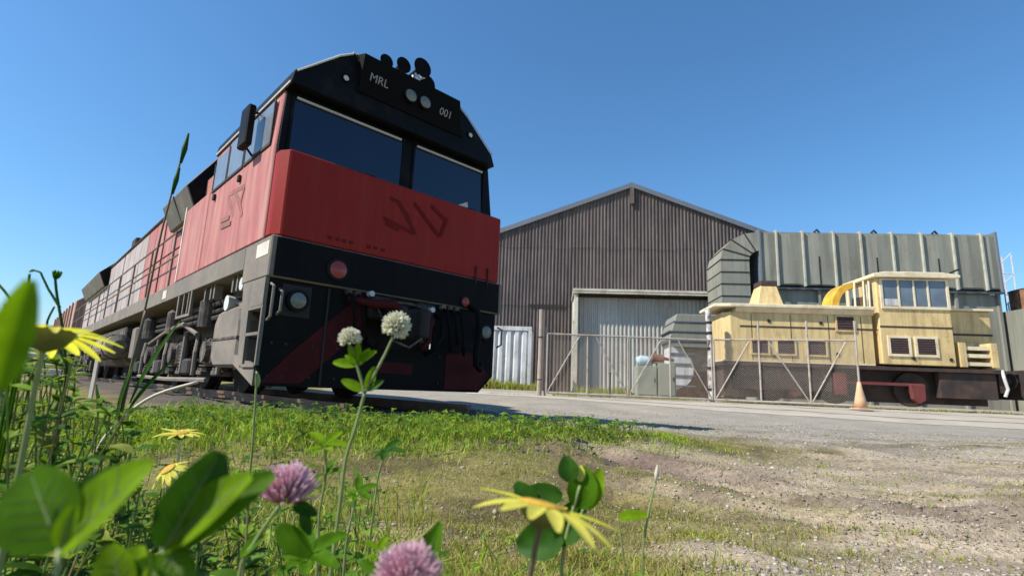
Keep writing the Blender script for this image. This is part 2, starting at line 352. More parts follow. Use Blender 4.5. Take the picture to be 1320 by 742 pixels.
for body, w0, z0 in (('MRL', .90, 3.485), ('001', 1.82, 3.475)):
    me = text_mesh(body, .125); me.materials.append(M_letter); o = link('lettering', me, board)
    # letters face the front (local -y), leaning with the board
    o.location = (w0, on_board(z0) - .005, z0); o.rotation_euler = (tilt + R(180 - 2 * 73) * 0 + (math.pi / 2 - tilt) * 2, 0, 0)
def lamp(parent, w, s, z, r, lens, depth=.04, bez=.018):
    h = MB().cyl((w, s + .03, z), (w, s - depth, z), r + bez, r + bez, 20).build('lamp_housing', M_black, parent)
    mb = MB(); rings = 3; n = 20; vs = []; fs = []
    for i in range(rings + 1):
        rr = r * (1 - i / rings); dd = .022 * math.sin(i / rings * math.pi / 2)
        for j in range(n): th = 2 * math.pi * j / n; vs.append((w + rr * math.cos(th), s - depth - .003 - dd, z + rr * math.sin(th)))
    for i in range(rings):
        for j in range(n): fs.append((i*n+j, i*n+(j+1)%n, (i+1)*n+(j+1)%n, (i+1)*n+j))
    mb.add(vs, fs); mb.build('lens', lens, h, smooth=True); return h
for w in (1.31, 1.51): lamp(loco, w, on_board(3.49) - .0, 3.49, .072, M_lens, .015)
for w in (.55, 2.27): lamp(loco, w, .045, 3.385, .030, M_light, .012, .012)
# windscreens
for (a, b) in ((.12, 1.40), (1.58, 2.66)):
    g = MB().prism([(a, 2.44), (b, 2.44), (b - (.04 if b > 2 else 0), 3.03), (a, 3.03)], 'y', .214, .2205).build('windscreen', M_glassf, loco)
    fr = MB()
    fr.box(a - .03, b + .03, .205, .2205, 2.405, 2.438); fr.box(a - .03, a - .002, .205, .2205, 2.44, 3.06); fr.box(b + .002, b + .03, .205, .2205, 2.44, 3.06); fr.box(a - .03, b + .03, .205, .2205, 3.062, 3.09)
    fr.build('window_frame', M_black, g)
    MB().box(a + .01, b - .03, .185, .2045, 3.022, 3.045).build('blind_rail', M_palebar, g)
    MB().tube([(a + .2, .19, 2.43), (a + .5, .18, 2.45), (a + .95, .185, 2.47)], .009, 6).build('wiper', M_rubber, g)
wp = MB().prism([(2.20, 2.44), (2.44, 2.44), (2.42, 2.56)], 'y', .2095, .2125).build('paper', M_white, loco)
# dust ledge on the nose top
MB().box(.10, 2.80, .03, .20, 2.391, 2.399).build('nose_ledge', M_frame, loco)
# side windows
for (a, b, zt) in ((.42, 1.22, 3.03), (1.30, 1.86, 3.03), (1.93, 2.47, 2.99)):
    g = MB().prism([(a, 2.57), (b, 2.57), (b, zt - (.10 if b > 2.4 else 0)), (b - (.08 if b > 2.4 else .02), zt), (a, zt)], 'x', -.008, .06).build('side_window', M_glasss, loco)
    f = MB().box(-.014, -.002, a - .03, a - .004, 2.55, zt + .02).box(-.014, -.002, b + .004, b + .03, 2.55, zt - .05).box(-.014, -.002, a - .03, b + .03, 2.535, 2.566)
    f.build('window_frame', M_soot, g)
mir = MB().box(-.17, -.09, .72, .97, 2.60, 3.06).build('mirror', M_black, loco, bevel=.015)
for z_ in ((2.98, 3.13), (2.66, 2.58)): MB().tube([(-.14, .87, z_[0]), (.02, 1.0, z_[1])], .014, 6).build('mirror_bracket', M_black, mir)
for s, z in ((1.30, 2.42), (2.30, 2.44)): MB().box(-.035, .0, s - .03, s + .03, z - .05, z + .03).build('catch', M_soot, loco, bevel=.008)
# cab side panel behind the cab, with a pale strip painting its sunlit rear edge
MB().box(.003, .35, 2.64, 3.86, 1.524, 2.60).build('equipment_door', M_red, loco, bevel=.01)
MB().box(-.003, .34, 3.862, 3.92, 1.524, 2.66).build('sunlit_edge', M_white, loco)
MB().box(.03, 2.7, 2.601, 2.639, 1.524, 3.1).build('door_gap', M_soot, loco)
MB().box(.36, 2.54, 2.64, 3.95, 1.524, 3.05).build('electrical_cabinet', M_soot, loco)
# flared equipment boxes on the hood
def flare(s0, s1, nm, m, top=3.86, sy=0):
    P = [(.24, 2.80), (.06, 3.22), (.46, top - .02), (.6, top), (2.3, top), (2.44, top - .02), (2.84, 3.22), (2.66, 2.80)]
    o = MB().prism(P, 'y', s0, s1).build(nm, m, loco, bevel=.012)
    MB().prism([(a * .985 + .02, b * .985 + .05) for a, b in P], 'y', s0 - .004, s0 - .0005).build('front_shade_plate', M_black, o)  # black sheet paints the shade on the box's front face
    return o
fl = flare(4.55, 6.35, 'brake_resistor_box', M_olive)
for s in (5.45,): MB().prism([(.225, 2.82), (.045, 3.22), (.06, 3.235), (.24, 2.83)], 'y', s - .02, s + .02).build('seam', M_soot, fl)
rad = flare(15.4, 20.6, 'radiator_box', M_olive, 3.66)
for k in range(5): MB().cyl((.9, 15.9 + k, 3.655), (.9, 15.9 + k, 3.72), .35, .33, 14).build('fan', M_soot, rad)
# hood: core, doors
MB().prism([(.37, 1.524), (2.53, 1.524), (2.53, 3.40), (2.2, 3.60), (.7, 3.60), (.37, 3.40)], 'y', 3.95, 21.3).build('hood', M_soot, loco)
MB().prism([(.30, 3.395), (.38, 3.47), (.7, 3.64), (2.2, 3.64), (2.52, 3.47), (2.6, 3.395), (2.53, 3.41), (2.2, 3.605), (.7, 3.605), (.37, 3.41)], 'y', 6.4, 15.35).build('hood_roof', M_greyhood, loco)
def hood_doors(s0, s1, n, m):
    w = (s1 - s0) / n
    for k in range(n):
        a, b = s0 + k * w + .025, s0 + (k + 1) * w - .025
        if k % 4 == 3: b -= .12
        MB().box(.345, .371, a, b, 1.56, 2.45).build('hood_door', m, loco, bevel=.006)
        MB().box(.345, .371, a, b, 2.48, 3.37).build('hood_door', m, loco, bevel=.006)
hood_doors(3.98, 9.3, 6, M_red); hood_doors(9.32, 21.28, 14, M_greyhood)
MB().box(.30, .344, 3.99, 4.9, 2.50, 2.86).build('grille', M_soot, loco)
MB().box(.5, .9, 12.7, 13.3, 3.6, 3.95).build('exhaust', M_soot, loco, bevel=.03)
# handrails
for s in np.arange(4.6, 21.3, 1.85): MB().cyl((.045, s, 1.516), (.045, s, 2.42), .016, n=6).build('stanchion', M_frame, loco)
for z in (2.42, 2.0): MB().cyl((.045, 4.0, z), (.045, 21.2, z), .016, n=6).build('handrail', M_frame, loco)
MB().tube([(.02, 3.96, 1.75), (.02, 3.97, 2.2), (.035, 4.15, 2.36), (.045, 4.6, 2.42)], .014, 6).build('grab_rail', M_rubber, loco)
# underframe
und = MB().box(.0, 2.9, .745, 21.5, 1.275, 1.516).build('underframe', M_frame, loco, bevel=.008)
MB().box(.0, 2.9, .0, .74, 1.12, 1.518).build('buffer_beam', M_frame, loco, bevel=.012)
MB().box(-.004, .01, .05, .38, 1.335, 1.47).build('plate', M_white, loco)
MB().box(-.004, .01, 4.35, 4.6, 1.33, 1.46).build('plate', M_white, loco)
MB().box(.05, 2.85, -.006, .0, 1.135, 1.505).build('beam_face_shade', M_pilot, loco)  # black sheet paints the shade on the front of the dusty beam
lamp(loco, .66, -.004, 1.295, .088, M_redlens, .02, .03)
lamp(loco, 2.30, -.004, 1.20, .055, M_redlens, .02, .02)
# pilot
pil = MB()
pil.prism([(.02, .13), (2.62, .13), (2.84, .33), (2.84, .56), (.02, .56)], 'y', .04, .075)
pilot = pil.build('pilot', M_pilot, loco)
MB().box(.02, 1.02, .04, .075, .562, 1.118).build('pilot_wing', M_pilot, loco)
MB().box(1.9, 2.84, .04, .075, .562, 1.118).build('pilot_wing', M_pilot, loco)
MB().box(.6, .62, .022, .039, .15, 1.1).build('seam', M_soot, pilot)
MB().box(1.02, 1.9, .3, .4, .5, 1.12).build('coupler_pocket', M_soot, loco)
MB().box(.075, 2.82, .08, .8, 1.02, 1.118).build('beam_floor', M_soot, loco)
def poly_front(name, pts, m, y0, y1, par):
    return MB().prism(pts, 'y', y0, y1).build(name, m, par)
poly_front('stripe', [(.06, .16), (.42, .16), (.605, .33), (.605, .74), (.30, .44)], M_stripe, .033, .0385, pilot)
poly_front('stripe', [(.618, .345), (1.0, .73), (1.0, 1.11), (.618, .755)], M_stripe, .033, .0385, pilot)
poly_front('stripe', [(2.1, .16), (2.60, .16), (2.78, .34), (2.46, .60), (2.1, .56)], M_stripe, .033, .0385, pilot)
poly_front('stripe', [(1.25, .30), (1.65, .30), (1.65, .42), (1.25, .42)], M_stripe, .033, .0385, pilot)
lamp(loco, .30, .03, .93, .075, M_lens, .05, .03); lamp(loco, 2.66, .03, .87, .075, M_lens, .05, .03)
MB().box(.16, .44, .034, .0385, .78, 1.08).build('lamp_panel', M_soot, loco)
for w, z0, z1 in ((.05, .72, 1.06), (.13, .78, 1.02), (2.88, .70, .95)): MB().tube([(w, .02, z1), (w, -.06, z1 - .03), (w, -.06, z0 + .03), (w, .02, z0)], .013, 6).build('grab_handle', M_frame, loco)
# coupler, hoses, jumper cables
cp = MB().box(1.36, 1.56, -.30, .35, .74, .93).build('coupler', M_soot, loco, bevel=.03)
MB().box(.62, 2.4, .82, .88, .16, 1.0).build('daylight_blocker', M_soot, loco)  # dark plate added to close off daylight beneath the coupler
for w, zt, zb, m_ in ((.80, 1.08, .66, M_rubber), (.90, 1.08, .58, M_rubber), (1.98, 1.08, .60, M_rubber), (2.08, 1.08, .68, M_rubber), (2.18, 1.08, .56, M_rubber)):
    MB().tube([(w, -.0, zt), (w, -.1, zt - .05), (w + .02, -.14, (zt + zb) / 2), (w + .05, -.12, zb + .04), (w + .09, -.08, zb), (w + .13, -.04, zb + .07)], .018, 7).build('control_hose', m_, loco, smooth=True)
    MB().cyl((w, .03, zt + .01), (w, -.03, zt + .01), .032, n=8).build('hose_coupling', M_bogie, loco)
for w in (.12, .25, .5, .75, .95, 2.0, 2.3, 2.55, 2.75):
    for z in (.22, .52): MB().cyl((w, .04, z), (w, .026, z), .014, n=6).build('bolt', M_soot, pilot)
MB().tube([(1.1, -.05, 1.0), (1.18, -.3, .62), (1.3, -.42, .56), (1.42, -.46, .66)], .012, 6).build('safety_chain', M_bogie, loco)
MB().box(1.04, 1.30, -.03, .25, .86, 1.1).build('draft_stop', M_soot, loco, bevel=.02)
MB().box(1.62, 1.88, -.03, .25, .86, 1.1).build('draft_stop', M_soot, loco, bevel=.02)
MB().prism([(1.28, -.29), (1.24, -.46), (1.28, -.60), (1.36, -.62), (1.40, -.50), (1.47, -.46), (1.52, -.52), (1.55, -.62), (1.63, -.64), (1.69, -.55), (1.66, -.40), (1.60, -.29)], 'z', .68, 1.0).build('knuckle', M_soot, cp, bevel=.025); cp.location = (0, .36, 0)
MB().cyl((1.62, -.52, .64), (1.62, -.52, 1.04), .035, n=10).build('knuckle_pin', M_bogie, cp)
MB().tube([(.78, -.05, 1.02), (1.0, -.2, .98), (1.2, -.22, 1.0), (1.35, -.18, .92)], [.03, .05, .05, .04], 8).build('uncoupling_lever', M_stripe, loco, smooth=True)
MB().tube([(1.05, -.02, 1.05), (1.5, -.06, 1.06), (1.85, -.02, 1.03)], .014, 6).build('lever_bar', M_bogie, loco)
MB().cyl((1.02, -.02, 1.10), (1.02, -.09, 1.10), .03, n=10).build('valve', M_palebar, loco)
MB().cyl((1.78, -.02, 1.03), (1.78, -.1, 1.03), .03, n=10).build('valve', M_palebar, loco)
for (w0, w1, zb) in ((1.86, 1.74, .52), (1.12, 1.06, .50)):
    MB().tube([(w0, .0, 1.0), (w0 + .02, -.16, .92), (w0 - .02, -.22, .72), (w1, -.2, zb + .06), (w1 - .03, -.12, zb), (w1 - .03, -.05, zb + .08)], .026, 8).build('air_hose', M_rubber, loco, smooth=True)
MB().tube([(2.36, -.0, 1.16), (2.40, -.14, 1.08), (2.40, -.2, .85), (2.34, -.22, .60), (2.36, -.2, .45), (2.46, -.16, .40), (2.52, -.1, .46)], .034, 10).build('jumper_cable', M_rubber, loco, smooth=True)
MB().tube([(1.66, -.02, 1.02), (1.69, -.2, .9), (1.67, -.22, .66), (1.60, -.2, .56)], .03, 8).build('air_hose', M_stripe, loco, smooth=True)
# nose rods near the far corner
for w in (2.45, 2.64): MB().cyl((w, -.012, 1.45), (w, -.012, 1.68), .011, n=6).build('grab_rod', M_soot, loco)
# access steps, near side front corner
st = MB().prism([(.03, .30), (.12, .30), (.12, .99), (.30, 1.02), (.50, 1.06), (.70, 1.10), (.70, 1.119), (.03, 1.119)], 'x', -.0, .03)
st = MB()
st.prism([(.38, .31), (.52, .31), (.66, 1.119), (.42, 1.119)], 'x', .0, .035)
st.box(.0, .034, .035, .43, .86, 1.117); st.box(.002, .034, .03, .06, .31, .858)
steps = st.build('step_housing', M_frame, loco)
for z in (.31, .60, .845): MB().box(.0, .36, .06, .42, z - .016, z + .012).build('step', M_frame, steps)
MB().box(.36, .38, .06, .45, .3, 1.1).build('step_back', M_soot, steps)
MB().box(.37, .60, .08, .7, .13, .85).build('pilot_side', M_soot, loco)
MB().prism([(.1, .13), (.75, .33), (.75, .42), (.1, .31)], 'x', .02, .06).build('pilot_brace', M_frame, pilot)
# side step frame further back and small brackets under the underframe
sf = MB()
for s in (2.75, 3.45): sf.box(.0, .03, s, s + .06, .98, 1.274)
for s in (2.95, 3.2): sf.box(.01, .03, s, s + .04, 1.0, 1.274)
sf.box(.0, .035, 2.75, 3.51, .95, .985); sf.build('side_step', M_frame, loco)
for s in (1.05, 1.2, 1.9, 2.05, 2.3): MB().box(.05, .14, s, s + .045, 1.10, 1.274).build('bracket', M_frame, und)
MB().cyl((.05, .92, 1.16), (.16, .92, 1.16), .07, n=14).build('gauge_lamp', M_palebar, loco)
MB().cyl((.1, 1.55, 1.02), (.35, 1.55, 1.02), .09, .05, n=12).build('valve', M_palebar, loco)
for z, r_ in ((1.12, .04), (1.02, .03), (.94, .035)): MB().tube([(.22, .76, z), (.2, 2.2, z - .03), (.25, 4.5, z - .02), (.25, 7.5, z)], r_, 8).build('pipe', M_soot, loco)
MB().box(.45, 2.45, .7, 21.2, 1.0, 1.274).build('centre_sill', M_soot, loco)
for a_, b_ in ((.95, 8.5), (13.8, 21.0)): MB().box(1.0, 1.9, a_, b_, .12, .999).build('light_blocker', M_soot, loco)  # dark boxes added along the centre to block light coming through

# bogies
def coil(p, r_, h, n=7):
    mb = MB()
    for k in range(n):
        z = p[2] + h * (k + .5) / n
        pts = [(p[0] + r_ * math.cos(t), p[1] + r_ * math.sin(t), z) for t in np.linspace(0, 2 * math.pi, 13)]
        mb.tube(pts, h / n * .36, 5, cap=False)
    mb.cyl((p[0], p[1], p[2] - .03), (p[0], p[1], p[2]), r_ * 1.25, n=12); mb.cyl((p[0], p[1], p[2] + h), (p[0], p[1], p[2] + h + .04), r_ * 1.25, n=12)
    return mb
def bogie(s0, first):
    bo = MB()
    for w in (.42, 2.32):
        bo.prism([(s0 - 2.5, .62), (s0 - 2.5, .78), (s0 - 1.9, .80), (s0 - 1.3, .98), (s0 + 1.3, .98), (s0 + 1.9, .80), (s0 + 2.5, .78), (s0 + 2.5, .62), (s0 + 1.6, .62), (s0 + 1.0, .74), (s0 - 1.0, .74), (s0 - 1.6, .62)], 'x', w, w + .16)
    b = bo.build('bogie_frame', M_bogie, loco, bevel=.015)
    for k in (-1, 0, 1):
        s = s0 + k * 1.85
        for w in (.66, 2.10):
            wh = MB(); wh.cyl((w, s, .5), (w + .13, s, .5), .5, n=36); wh.cyl((w + (.13 if w < 1 else -.03), s, .5), (w + (.16 if w < 1 else 0), s, .5), .55, n=36)
            wh.build('wheel', M_soot, b)
        MB().cyl((.3, s, .5), (2.6, s, .5), .09, n=12).build('axle', M_soot, b)
        MB().box(.22, .42, s - .2, s + .2, .32, .68).build('axle_box', M_bogie, b, bevel=.04)
        MB().cyl((.16, s, .5), (.225, s, .5), .13, .14, n=14).build('axle_cap', M_bogie, b)
        for d in (-.34, .34):
            coil((.32, s + d, .30), .085, .34).build('coil_spring', M_bogie, b)
            MB().box(.22, .42, s + d - .11, s + d + .11, .20, .27).build('spring_seat', M_bogie, b, bevel=.015)
        MB().tube([(.24, s - .48, .22), (.26, s - .46, .5), (.24, s - .5, .82)], [.03, .05, .03], 8).build('damper', M_frame, b)
        MB().tube([(.2, s + .5, .2), (.2, s + .52, .5), (.24, s + .62, .75)], [.03, .03, .03], 8).build('brake_hanger', M_frame, b)
        MB().cyl((.18, s + .02, .80), (.18, s + .02, 1.12), .12, n=14).cyl((.18, s + .02, 1.12), (.18, s + .02, 1.2), .12, .03, n=14).build('brake_cylinder', M_bogie, b)
        MB().box(.15, .36, s + .6, s + .98, .20, .42).build('brake_block', M_soot, b, bevel=.03)
    MB().tube([(.13, s0 - 1.6, .72), (.12, s0 - .8, .9), (.14, s0 + .3, .86), (.13, s0 + 1.5, .7)], .028, 6).build('brake_pipe', M_frame, b)
    MB().tube([(.16, s0 - 2.2, .15), (.14, s0, .13), (.16, s0 + 2.2, .15)], .03, 6).build('brake_rod', M_frame, b)
    return b
b1 = bogie(4.35, True); b2 = bogie(17.2, False)
# sand box
sb = MB(); sb.prism([(.98, .30), (1.75, .30), (1.90, .40), (1.90, .80), (1.78, .93), (1.05, .96), (.98, .80)], 'x', .10, .42); sb.build('sand_box', M_frame, loco, bevel=.03)
MB().prism([(.60, .88), (1.0, .90), (1.0, .97), (.60, .93)], 'x', .08, .40).build('bracket_arm', M_frame, loco)
MB().box(.09, .43, .975, 1.905, .60, .625).build('sand_box_band', M_bogie, loco)
MB().tube([(.25, 1.1, .3), (.3, 1.0, .2), (.5, .95, .12)], .03, 6).build('sand_pipe', M_bogie, loco)
MB().prism([(7.0, .45), (7.45, .45), (7.45, 1.05), (7.0, 1.05)], 'x', .08, .5).build('equipment_box', M_frame, loco, bevel=.03)
# fuel tank and air reservoir
MB().prism([(.12, .62), (.35, .34), (2.55, .34), (2.78, .62), (2.78, 1.16), (.12, 1.16)], 'y', 8.6, 13.6).build('fuel_tank', M_bogie, loco, bevel=.03)
MB().tube([(.02, 8.2, .72), (.02, 8.28, .72), (.02, 10.9, .72), (.02, 10.98, .72)], [.12, .24, .24, .12], 18).build('air_reservoir', M_frame, loco)
for s in (8.7, 10.4): MB().tube([(.02 + .25 * math.cos(t), s, .72 + .25 * math.sin(t)) for t in np.linspace(0, 6.28, 19)], .012, 4).build('strap', M_soot, loco)
for s in (13.9, 14.2): MB().box(.05, .3, s, s + .2, .5, 1.2).build('equipment_box', M_bogie, loco, bevel=.02)

# logos: strokes drawn on the nose and the cab side
def stroke(pts, w, y, name, par, m, side=False):
    P = [Vector(p) for p in pts]; lft, rgt = [], []
    for i, p in enumerate(P):
        d = (P[min(i + 1, len(P) - 1)] - P[max(i - 1, 0)]).normalized(); n = Vector((-d.y, d.x)) * w / 2 * (.75 if i in (0, len(P) - 1) else 1.1); lft.append(p + n); rgt.append(p - n)
    mk = (lambda p, t: (t, p.x, p.y)) if side else (lambda p, t: (p.x, t, p.y)); k = len(P); mb = MB()
    vs = [mk(p, y) for p in lft] + [mk(p, y) for p in rgt]
    return mb.add(vs, [(i, i + 1, k + i + 1, k + i) for i in range(k - 1)]).build(name, m, par)
FL = [[(502, 255), (517, 262)], [(512, 259), (524, 278), (535, 302)], [(494, 281), (534, 301)], [(497, 287), (514, 296)], [(534, 262), (566, 305)], [(556, 265), (575, 285)], [(576, 281), (567, 305)]]
for k, pl in enumerate(FL): stroke([fp(*p) for p in pl], .06, -.0015 - .0016 * k, 'logo_stroke', loco, M_ghost)
SL = [[(294.5, 253), (297, 264), (300.5, 278)], [(297, 250), (315, 240)], [(303, 249), (309, 262), (312, 278)], [(315.5, 240.5), (310, 262)], [(285, 285), (296, 280)], [(285, 293), (298, 287)]]
for k, pl in enumerate(SL): stroke([sp(*p) for p in pl], .075, -.0015 - .0016 * k, 'side_logo_stroke', loco, M_ghosts, True)
# a faint stencil row on the nose
for k, w in enumerate((.52, .60, .67, .75, .95, 1.03, 1.12)): MB().box(w, w + .05, -.0014, -.0002, 1.585 + .005 * (k % 2), 1.625).build('stencil_mark', M_ghost, loco)
# roof horns
M_hornw = mat('pale_horn_body', (.7, .68, .66), .4, var=.1)
horn = MB().box(1.00, 1.95, .30, .42, 3.722, 3.76).build('horn_manifold', M_palebar, loco)
for k, (w, z, r_, l) in enumerate(((.98, 3.88, .06, .30), (1.13, 3.99, .088, .40), (1.33, 4.01, .10, .46), (1.56, 4.06, .125, .52), (1.70, 3.94, .115, .44), (1.80, 3.85, .09, .36))):
    s1 = .68; s0 = s1 - l
    pts = [(w, s1, z), (w, s0 + l * .35, z), (w, s0 + l * .15, z), (w, s0 + .03, z), (w, s0, z)]
    MB().tube(pts, [.025, .032, .045, r_ * .72, r_], 18).build('horn', M_rubber, horn)
    MB().cyl((w, .36, 3.74), (w, .36, z - .02), .024, n=8).build('horn_bracket', M_hornw, horn)
    MB().tube([(w - .07, s0 + .06, z - r_ * .7), (w, s0 + .05, z - r_ * 1.02), (w + .07, s0 + .06, z - r_ * .6)], .018, 6).build('horn_clamp', M_hornw, horn)
# cab roof aerial boxes
MB().box(1.9, 2.2, 1.2, 1.7, 3.722, 3.80).build('aerial_box', M_black, loco, bevel=.02)

# wagon behind
wag = thing('wagon', 'faded brown red wagon coupled behind the locomotive', 'wagon', (TC.x + T_DS.x * 22.6, TC.y + T_DS.y * 22.6, RAIL_Z), YAW_T)
MB().prism([(.1, 1.15), (2.8, 1.15), (2.8, 3.0), (2.5, 3.25), (.4, 3.25), (.1, 3.0)], 'y', 0, 13).build('body', M_wagon, wag, bevel=.03)
for s in np.arange(.8, 12.8, 1.5): MB().box(.04, .098, s, s + .1, 1.2, 2.98).build('rib', M_wagon, wag)
MB().box(.3, 2.6, -.2, 13.1, .85, 1.149).build('underframe', M_soot, wag)
for s in (1.8, 3.6, 9.4, 11.2):
    for w in (.66, 2.1): MB().cyl((w, s, .46), (w + .14, s, .46), .46, n=24).build('wheel', M_soot, wag)
for s in (2.7, 10.3): MB().box(.35, .55, s - 1.3, s + 1.3, .4, .8).build('bogie_frame', M_bogie, wag)

# ------------------------------------------------------------------ the brown shed
Y5 = R(-5)
M_brown = mat('brown_grey_cladding', (.108, .084, .076), .8, var=.25, scale=.7, dirt=(.175, .145, .125), damt=.5, dscale=.9, streak=True, rnd=.13, rust=.6, rcol=(.065, .045, .04), rscale=.35)
M_barge = mat('slate_blue_barge', (.13, .15, .18), .6, var=.1)
M_porch = mat('pale_green_sheeting', (.44, .44, .38), .75, var=.12, scale=.8, dirt=(.40, .34, .32), damt=.5, dscale=.8, streak=True, rnd=.06, rust=.6, rcol=(.26, .18, .15), rscale=.7)
M_cream = mat('weathered_cream_post', (.55, .52, .42), .75, var=.12, dirt=(.4, .33, .25), damt=.45)
M_dark = mat('shade_black', (.02, .02, .02), .9, var=.2)
BASE = .38
shed = thing('corrugated_shed', 'tall brown grey corrugated iron shed with pitched gable roof', 'shed', (6.06, 26, BASE), Y5)
HW = 9.24; roofz = lambda u: 10.76 - .382 * abs(u)
def corr_profile(u0, u1, pitch, depth):
    """points (u, d) of a trapezoid corrugation"""
    pts = []; n = int(round((u1 - u0) / pitch)); p = (u1 - u0) / n
    for k in range(n):
        a = u0 + k * p; pts += [(a, 0), (a + p * .45, 0), (a + p * .58, depth), (a + p * .87, depth)]
    pts.append((u1, 0)); return pts
def corr_sheet(name, u0, u1, z0, top, m, parent, pitch=.22, depth=.05, y=0.0):
    pr = corr_profile(u0, u1, pitch, depth)
    vs = [(u, y - d, z0) for u, d in pr] + [(u, y - d, top(u)) for u, d in pr]; n = len(pr)
    return MB().add(vs, [(i, i + 1, n + i + 1, n + i) for i in range(n - 1)]).build(name, m, parent)
for k in range(21):
    u0 = -HW + k * .88; jit = .06 * math.sin(k * 2.3)
    corr_sheet('wall_sheet', u0 + .004, u0 + .876, 0, (lambda u: 4.26), M_brown, shed, pitch=.176, y=-.004 * (k % 2))
    corr_sheet('wall_sheet', u0 + .004, u0 + .876, 4.20 + jit, (lambda u: min(7.35, roofz(u) - .02)), M_brown, shed, pitch=.176, y=-.016 - .004 * (k % 2))
    if roofz(u0 + .44) > 7.6: corr_sheet('wall_sheet', u0 + .004, u0 + .876, 7.29 - jit, (lambda u: roofz(u) - .02), M_brown, shed, pitch=.176, y=-.032 - .004 * (k % 2))
MB().prism([(-HW, 0), (HW, 0), (HW, roofz(HW) - .08), (0, roofz(0) - .08), (-HW, roofz(HW) - .08)], 'y', .03, 32).build('shed_body', M_brown, shed)
for sgn in (-1, 1):
    MB().prism([(0, roofz(0)), (sgn * (HW + .3), roofz(HW + .3)), (sgn * (HW + .3), roofz(HW + .3) + .10), (0, roofz(0) + .10)], 'y', -.18, 32.3).build('roof_sheet', M_barge, shed)
    MB().prism([(sgn * .003, roofz(0) - .16), (sgn * (HW + .3), roofz(HW + .3) - .16), (sgn * (HW + .3), roofz(HW + .3) - .004), (sgn * .003, roofz(0) - .004)], 'y', -.20, -.10).build('bargeboard', M_barge, shed)
MB().box(-5.2, -3.4, -.12, -.09, 4.22, 4.30).build('flashing', M_soot, shed)
MB().box(-.10, .10, -.22, -.10, 9.7, 10.58).build('ridge_vent', M_brown, shed)
# lean-to with a recessed door
lean = thing('shed_porch', 'pale green corrugated lean-to with wide sliding door on the shed front', 'porch', (2.8, 23, .42), Y5)
MB().box(-.06, 6.6, -.12, 2.9, 4.40, 4.50).build('porch_roof', M_cream, lean)
MB().box(-.05, 6.6, -.10, -.02, 4.30, 4.399).build('fascia', M_cream, lean)
MB().box(.0, .16, -.015, .15, 0, 4.299).build('corner_post', M_cream, lean)
MB().box(.0, .10, 2.55, 2.85, 0, 4.399).build('rear_post', M_cream, lean)
MB().box(.03, .08, .151, 2.549, 3.25, 4.395).build('side_panel', M_cream, lean)
MB().box(.03, .08, .151, 1.0, 0, 3.249).build('side_panel', M_cream, lean)
MB().box(.03, .08, 2.1, 2.549, 0, 3.249).build('side_panel', M_cream, lean)
MB().box(.25, .30, .5, 2.8, .02, 3.6).build('doorway_shade', M_dark, lean)  # dark sheet stands in for the shade inside the doorway
for k in range(7):
    u0 = .17 + k * .90
    corr_sheet('door_sheet', u0 + .003, u0 + .897, .03, (lambda u: 4.395), M_porch, lean, pitch=.18, depth=.045, y=.50 - .003 * (k % 2))
MB().box(.165, 6.5, .56, .66, .0, 4.39).build('door_backing', M_porch, lean)
MB().box(.2, 6.4, .30, .43, 4.2, 4.30).build('door_track', M_soot, lean)
# container
M_cont = mat('chalky_blue_white_container', (.60, .60, .58), .7, var=.14, scale=1.2, dirt=(.36, .37, .36), damt=.5, dscale=1.0, streak=True, rnd=.04, rust=.8, rcol=(.2, .12, .07), rscale=1.4)
ct = thing('shipping_container', 'chalky white blue shipping container with ribbed side beside the shed', 'container', (-5.2, 22.4, .40), Y5)
MB().box(0, 6.1, .06, 2.4, .12, 2.5).build('container_body', M_cont, ct)
for k in range(18):
    u = .10 + k * .33; MB().prism([(u, .06), (u + .06, .0), (u + .2, .0), (u + .26, .06)], 'z', .2, 2.42).build('rib', M_cont, ct)
MB().box(-.02, 6.12, -.03, .10, 2.43, 2.60).build('top_rail', M_cont, ct); MB().box(-.02, 6.12, -.03, .10, .0, .19).build('bottom_rail', M_frame, ct)
for u in (-.03, 5.99): MB().box(u, u + .14, -.035, .12, .191, 2.429).build('corner_post', M_cont, ct)

# ------------------------------------------------------------------ extraction duct behind the shunter
M_duct = mat('grey_green_ducting', (.245, .243, .195), .6, var=.10, scale=.6, dirt=(.17, .17, .135), damt=.45, dscale=.8, streak=True, rnd=.10, rust=.7, rcol=(.17, .11, .06), rscale=.9, bump=.12, bscale=1.2)
M_ductr = mat('pale_duct_flange', (.40, .41, .34), .6, var=.12, dirt=(.3, .27, .2), damt=.4)
DZ = .35
duct = thing('extraction_duct', 'big grey green sheet metal duct with curved elbow and flanges', 'duct', (9.3, 20, DZ), Y5)
ribs = [.42, 1.06, 2.06, 3.22, 4.22, 5.38, 6.45, 7.58, 8.61, 9.12]
for a, b in zip(ribs[:-1], ribs[1:]):
    MB().box(a + .012, b - .012, 0, 2.0, 4.46, 6.58).build('duct_panel', M_duct, duct)
    MB().prism([(a + .03, 0), (b - .03, 0), ((a + b) / 2, -.04)], 'z', 4.5, 6.5).build('panel_crease', M_duct, duct)
for a in ribs[1:-1]:
    MB().box(a - .045, a + .011, -.10, 2.05, 4.40, 6.64).build('flange', M_ductr, duct)
for a in (ribs[0], ribs[-1]): MB().box(a - .03, a + .03, -.08, 2.05, 4.38, 6.68).build('flange', M_barge, duct)
for a in (2.62, 4.75, 6.98): MB().box(a - .025, a + .025, -.05, -.042, 4.46, 5.6).build('drip_stain', M_soot, duct); MB().tube([(a - .1, .02, 6.59), (a, .0, 6.70), (a + .1, .02, 6.59)], .04, 6).build('lifting_lug', M_soot, duct)
